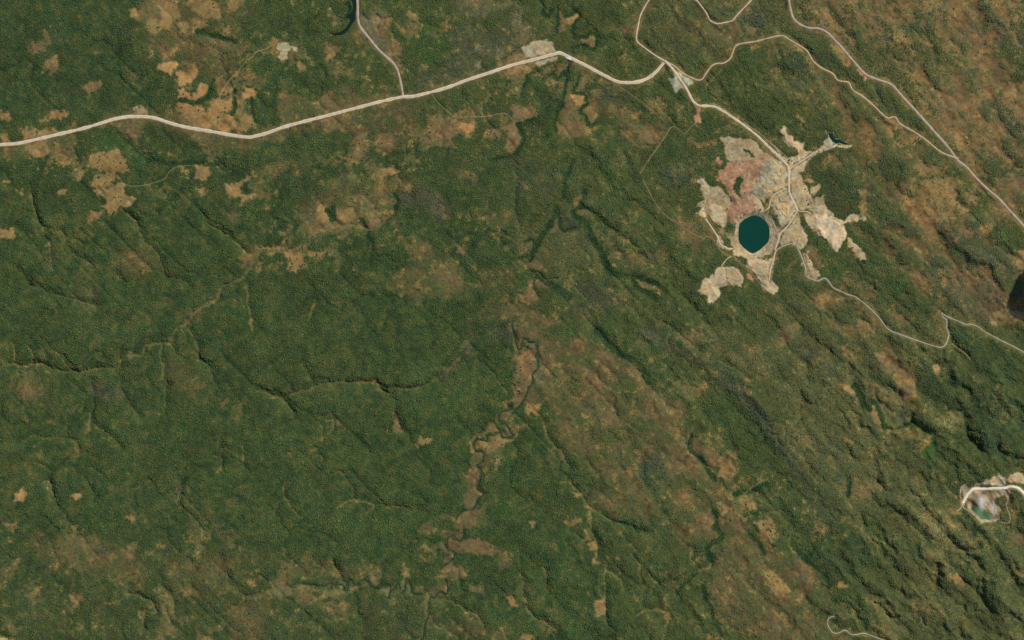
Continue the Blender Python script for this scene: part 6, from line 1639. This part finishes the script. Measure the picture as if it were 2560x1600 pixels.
# ------------------------------------------------------------------ clouds
def cloud_wisp(name, x, y, z, rx, ry, rz, rot, label, dens, seed):
    """a soft ragged wisp: vapour thinning out towards the edge of an ellipsoid"""
    bm = bmesh.new()
    ret = bmesh.ops.create_icosphere(bm, subdivisions=3, radius=1.0)
    me = bpy.data.meshes.new(name)
    bm.to_mesh(me)
    bm.free()
    o = add(name, me)
    o.location = (x, y, z)
    o.scale = (rx, ry, rz)
    o.rotation_euler = (0, 0, rot)
    m = bpy.data.materials.new(name + '_vapour')
    m.use_nodes = True
    nt = m.node_tree
    nt.nodes.remove(nt.nodes['Principled BSDF'])
    pv = nd(nt, 'ShaderNodeVolumePrincipled')
    pv.inputs['Color'].default_value = (0.99, 0.985, 0.97, 1)
    pv.inputs['Anisotropy'].default_value = 0.0
    tcn = nd(nt, 'ShaderNodeTexCoord')
    n1 = nd(nt, 'ShaderNodeTexNoise', noise_dimensions='4D')
    n1.inputs['W'].default_value = seed
    n1.inputs['Scale'].default_value = 2.3
    n1.inputs['Detail'].default_value = 4
    n1.inputs['Roughness'].default_value = 0.58
    nt.links.new(tcn.outputs['Object'], n1.inputs['Vector'])
    ln = nd(nt, 'ShaderNodeVectorMath', operation='LENGTH')
    nt.links.new(tcn.outputs['Object'], ln.inputs[0])
    fall = nd(nt, 'ShaderNodeMapRange')
    fall.inputs[1].default_value = 0.15; fall.inputs[2].default_value = 1.0; fall.inputs[3].default_value = 0.22; fall.inputs[4].default_value = -0.32
    nt.links.new(ln.outputs['Value'], fall.inputs[0])
    sm = nd(nt, 'ShaderNodeMath', operation='ADD')
    nt.links.new(n1.outputs[0], sm.inputs[0])
    nt.links.new(fall.outputs[0], sm.inputs[1])
    r1 = nd(nt, 'ShaderNodeMapRange')
    r1.inputs[1].default_value = 0.47; r1.inputs[2].default_value = 0.80; r1.inputs[3].default_value = 0.0; r1.inputs[4].default_value = dens
    nt.links.new(sm.outputs[0], r1.inputs[0])
    nt.links.new(r1.outputs[0], pv.inputs['Density'])
    nt.links.new(pv.outputs[0], nt.nodes['Material Output'].inputs['Volume'])
    me.materials.append(m)
    return tag(o, label, 'cloud')


def cpt(lx, ly, z):
    x, y = wxy(*QP(lx, ly)[0])
    return float(x) * (1 - z / CAMH), float(y) * (1 - z / CAMH), z


z0 = PZ + 60
cloud_wisp('cloud', *cpt(915, 900, z0), 62, 92, 26, math.radians(8), 'thin white wisp of cloud over the turquoise quarry pool', 0.075, 1.3)
cloud_wisp('cloud', *cpt(1170, 1060, z0), 40, 84, 22, math.radians(10), 'small white cloud wisp on the eastern wall of the quarry', 0.065, 4.1)

# a fair-weather cumulus east of the frame; its shadow falls on the eastern edge
cz = 900.0
off = sun_vec[:2] / sun_vec[2] * cz
sh = OV(2562, 679, 2549, 700, 2538, 730, 2530, 760, 2546, 774, 2562, 786, 2600, 800, 2660, 790, 2690, 740, 2660, 690, 2600, 660)
shx, shy = wxy(sh[:, 0], sh[:, 1])
c0 = np.array([shx.mean(), shy.mean()])
bm = bmesh.new()
rr = random.Random(11)
rim = smooth(np.c_[shx, shy], 3, True)
for i, p in enumerate(rim):
    for f, rz in ((0.86, 26), (0.55, 42)):
        c = c0 + (p - c0) * f
        ico_lobe(bm, (c[0] + off[0], c[1] + off[1], cz + rr.uniform(-6, 10) + (20 if f < 0.7 else 0)), rz * rr.uniform(0.8, 1.15), 2, rr, 0.7)
ico_lobe(bm, (c0[0] + off[0], c0[1] + off[1], cz + 30), 95, 3, rr, 0.7)
me = bpy.data.meshes.new('cumulus')
bm.to_mesh(me)
bm.free()
for pgn in me.polygons:
    pgn.use_smooth = True
me.materials.append(plain_material('cloud_white', (0.82, 0.83, 0.85)))
cu = add('cumulus_cloud', me)
tag(cu, 'puffy white cumulus cloud above the eastern hills', 'cloud')
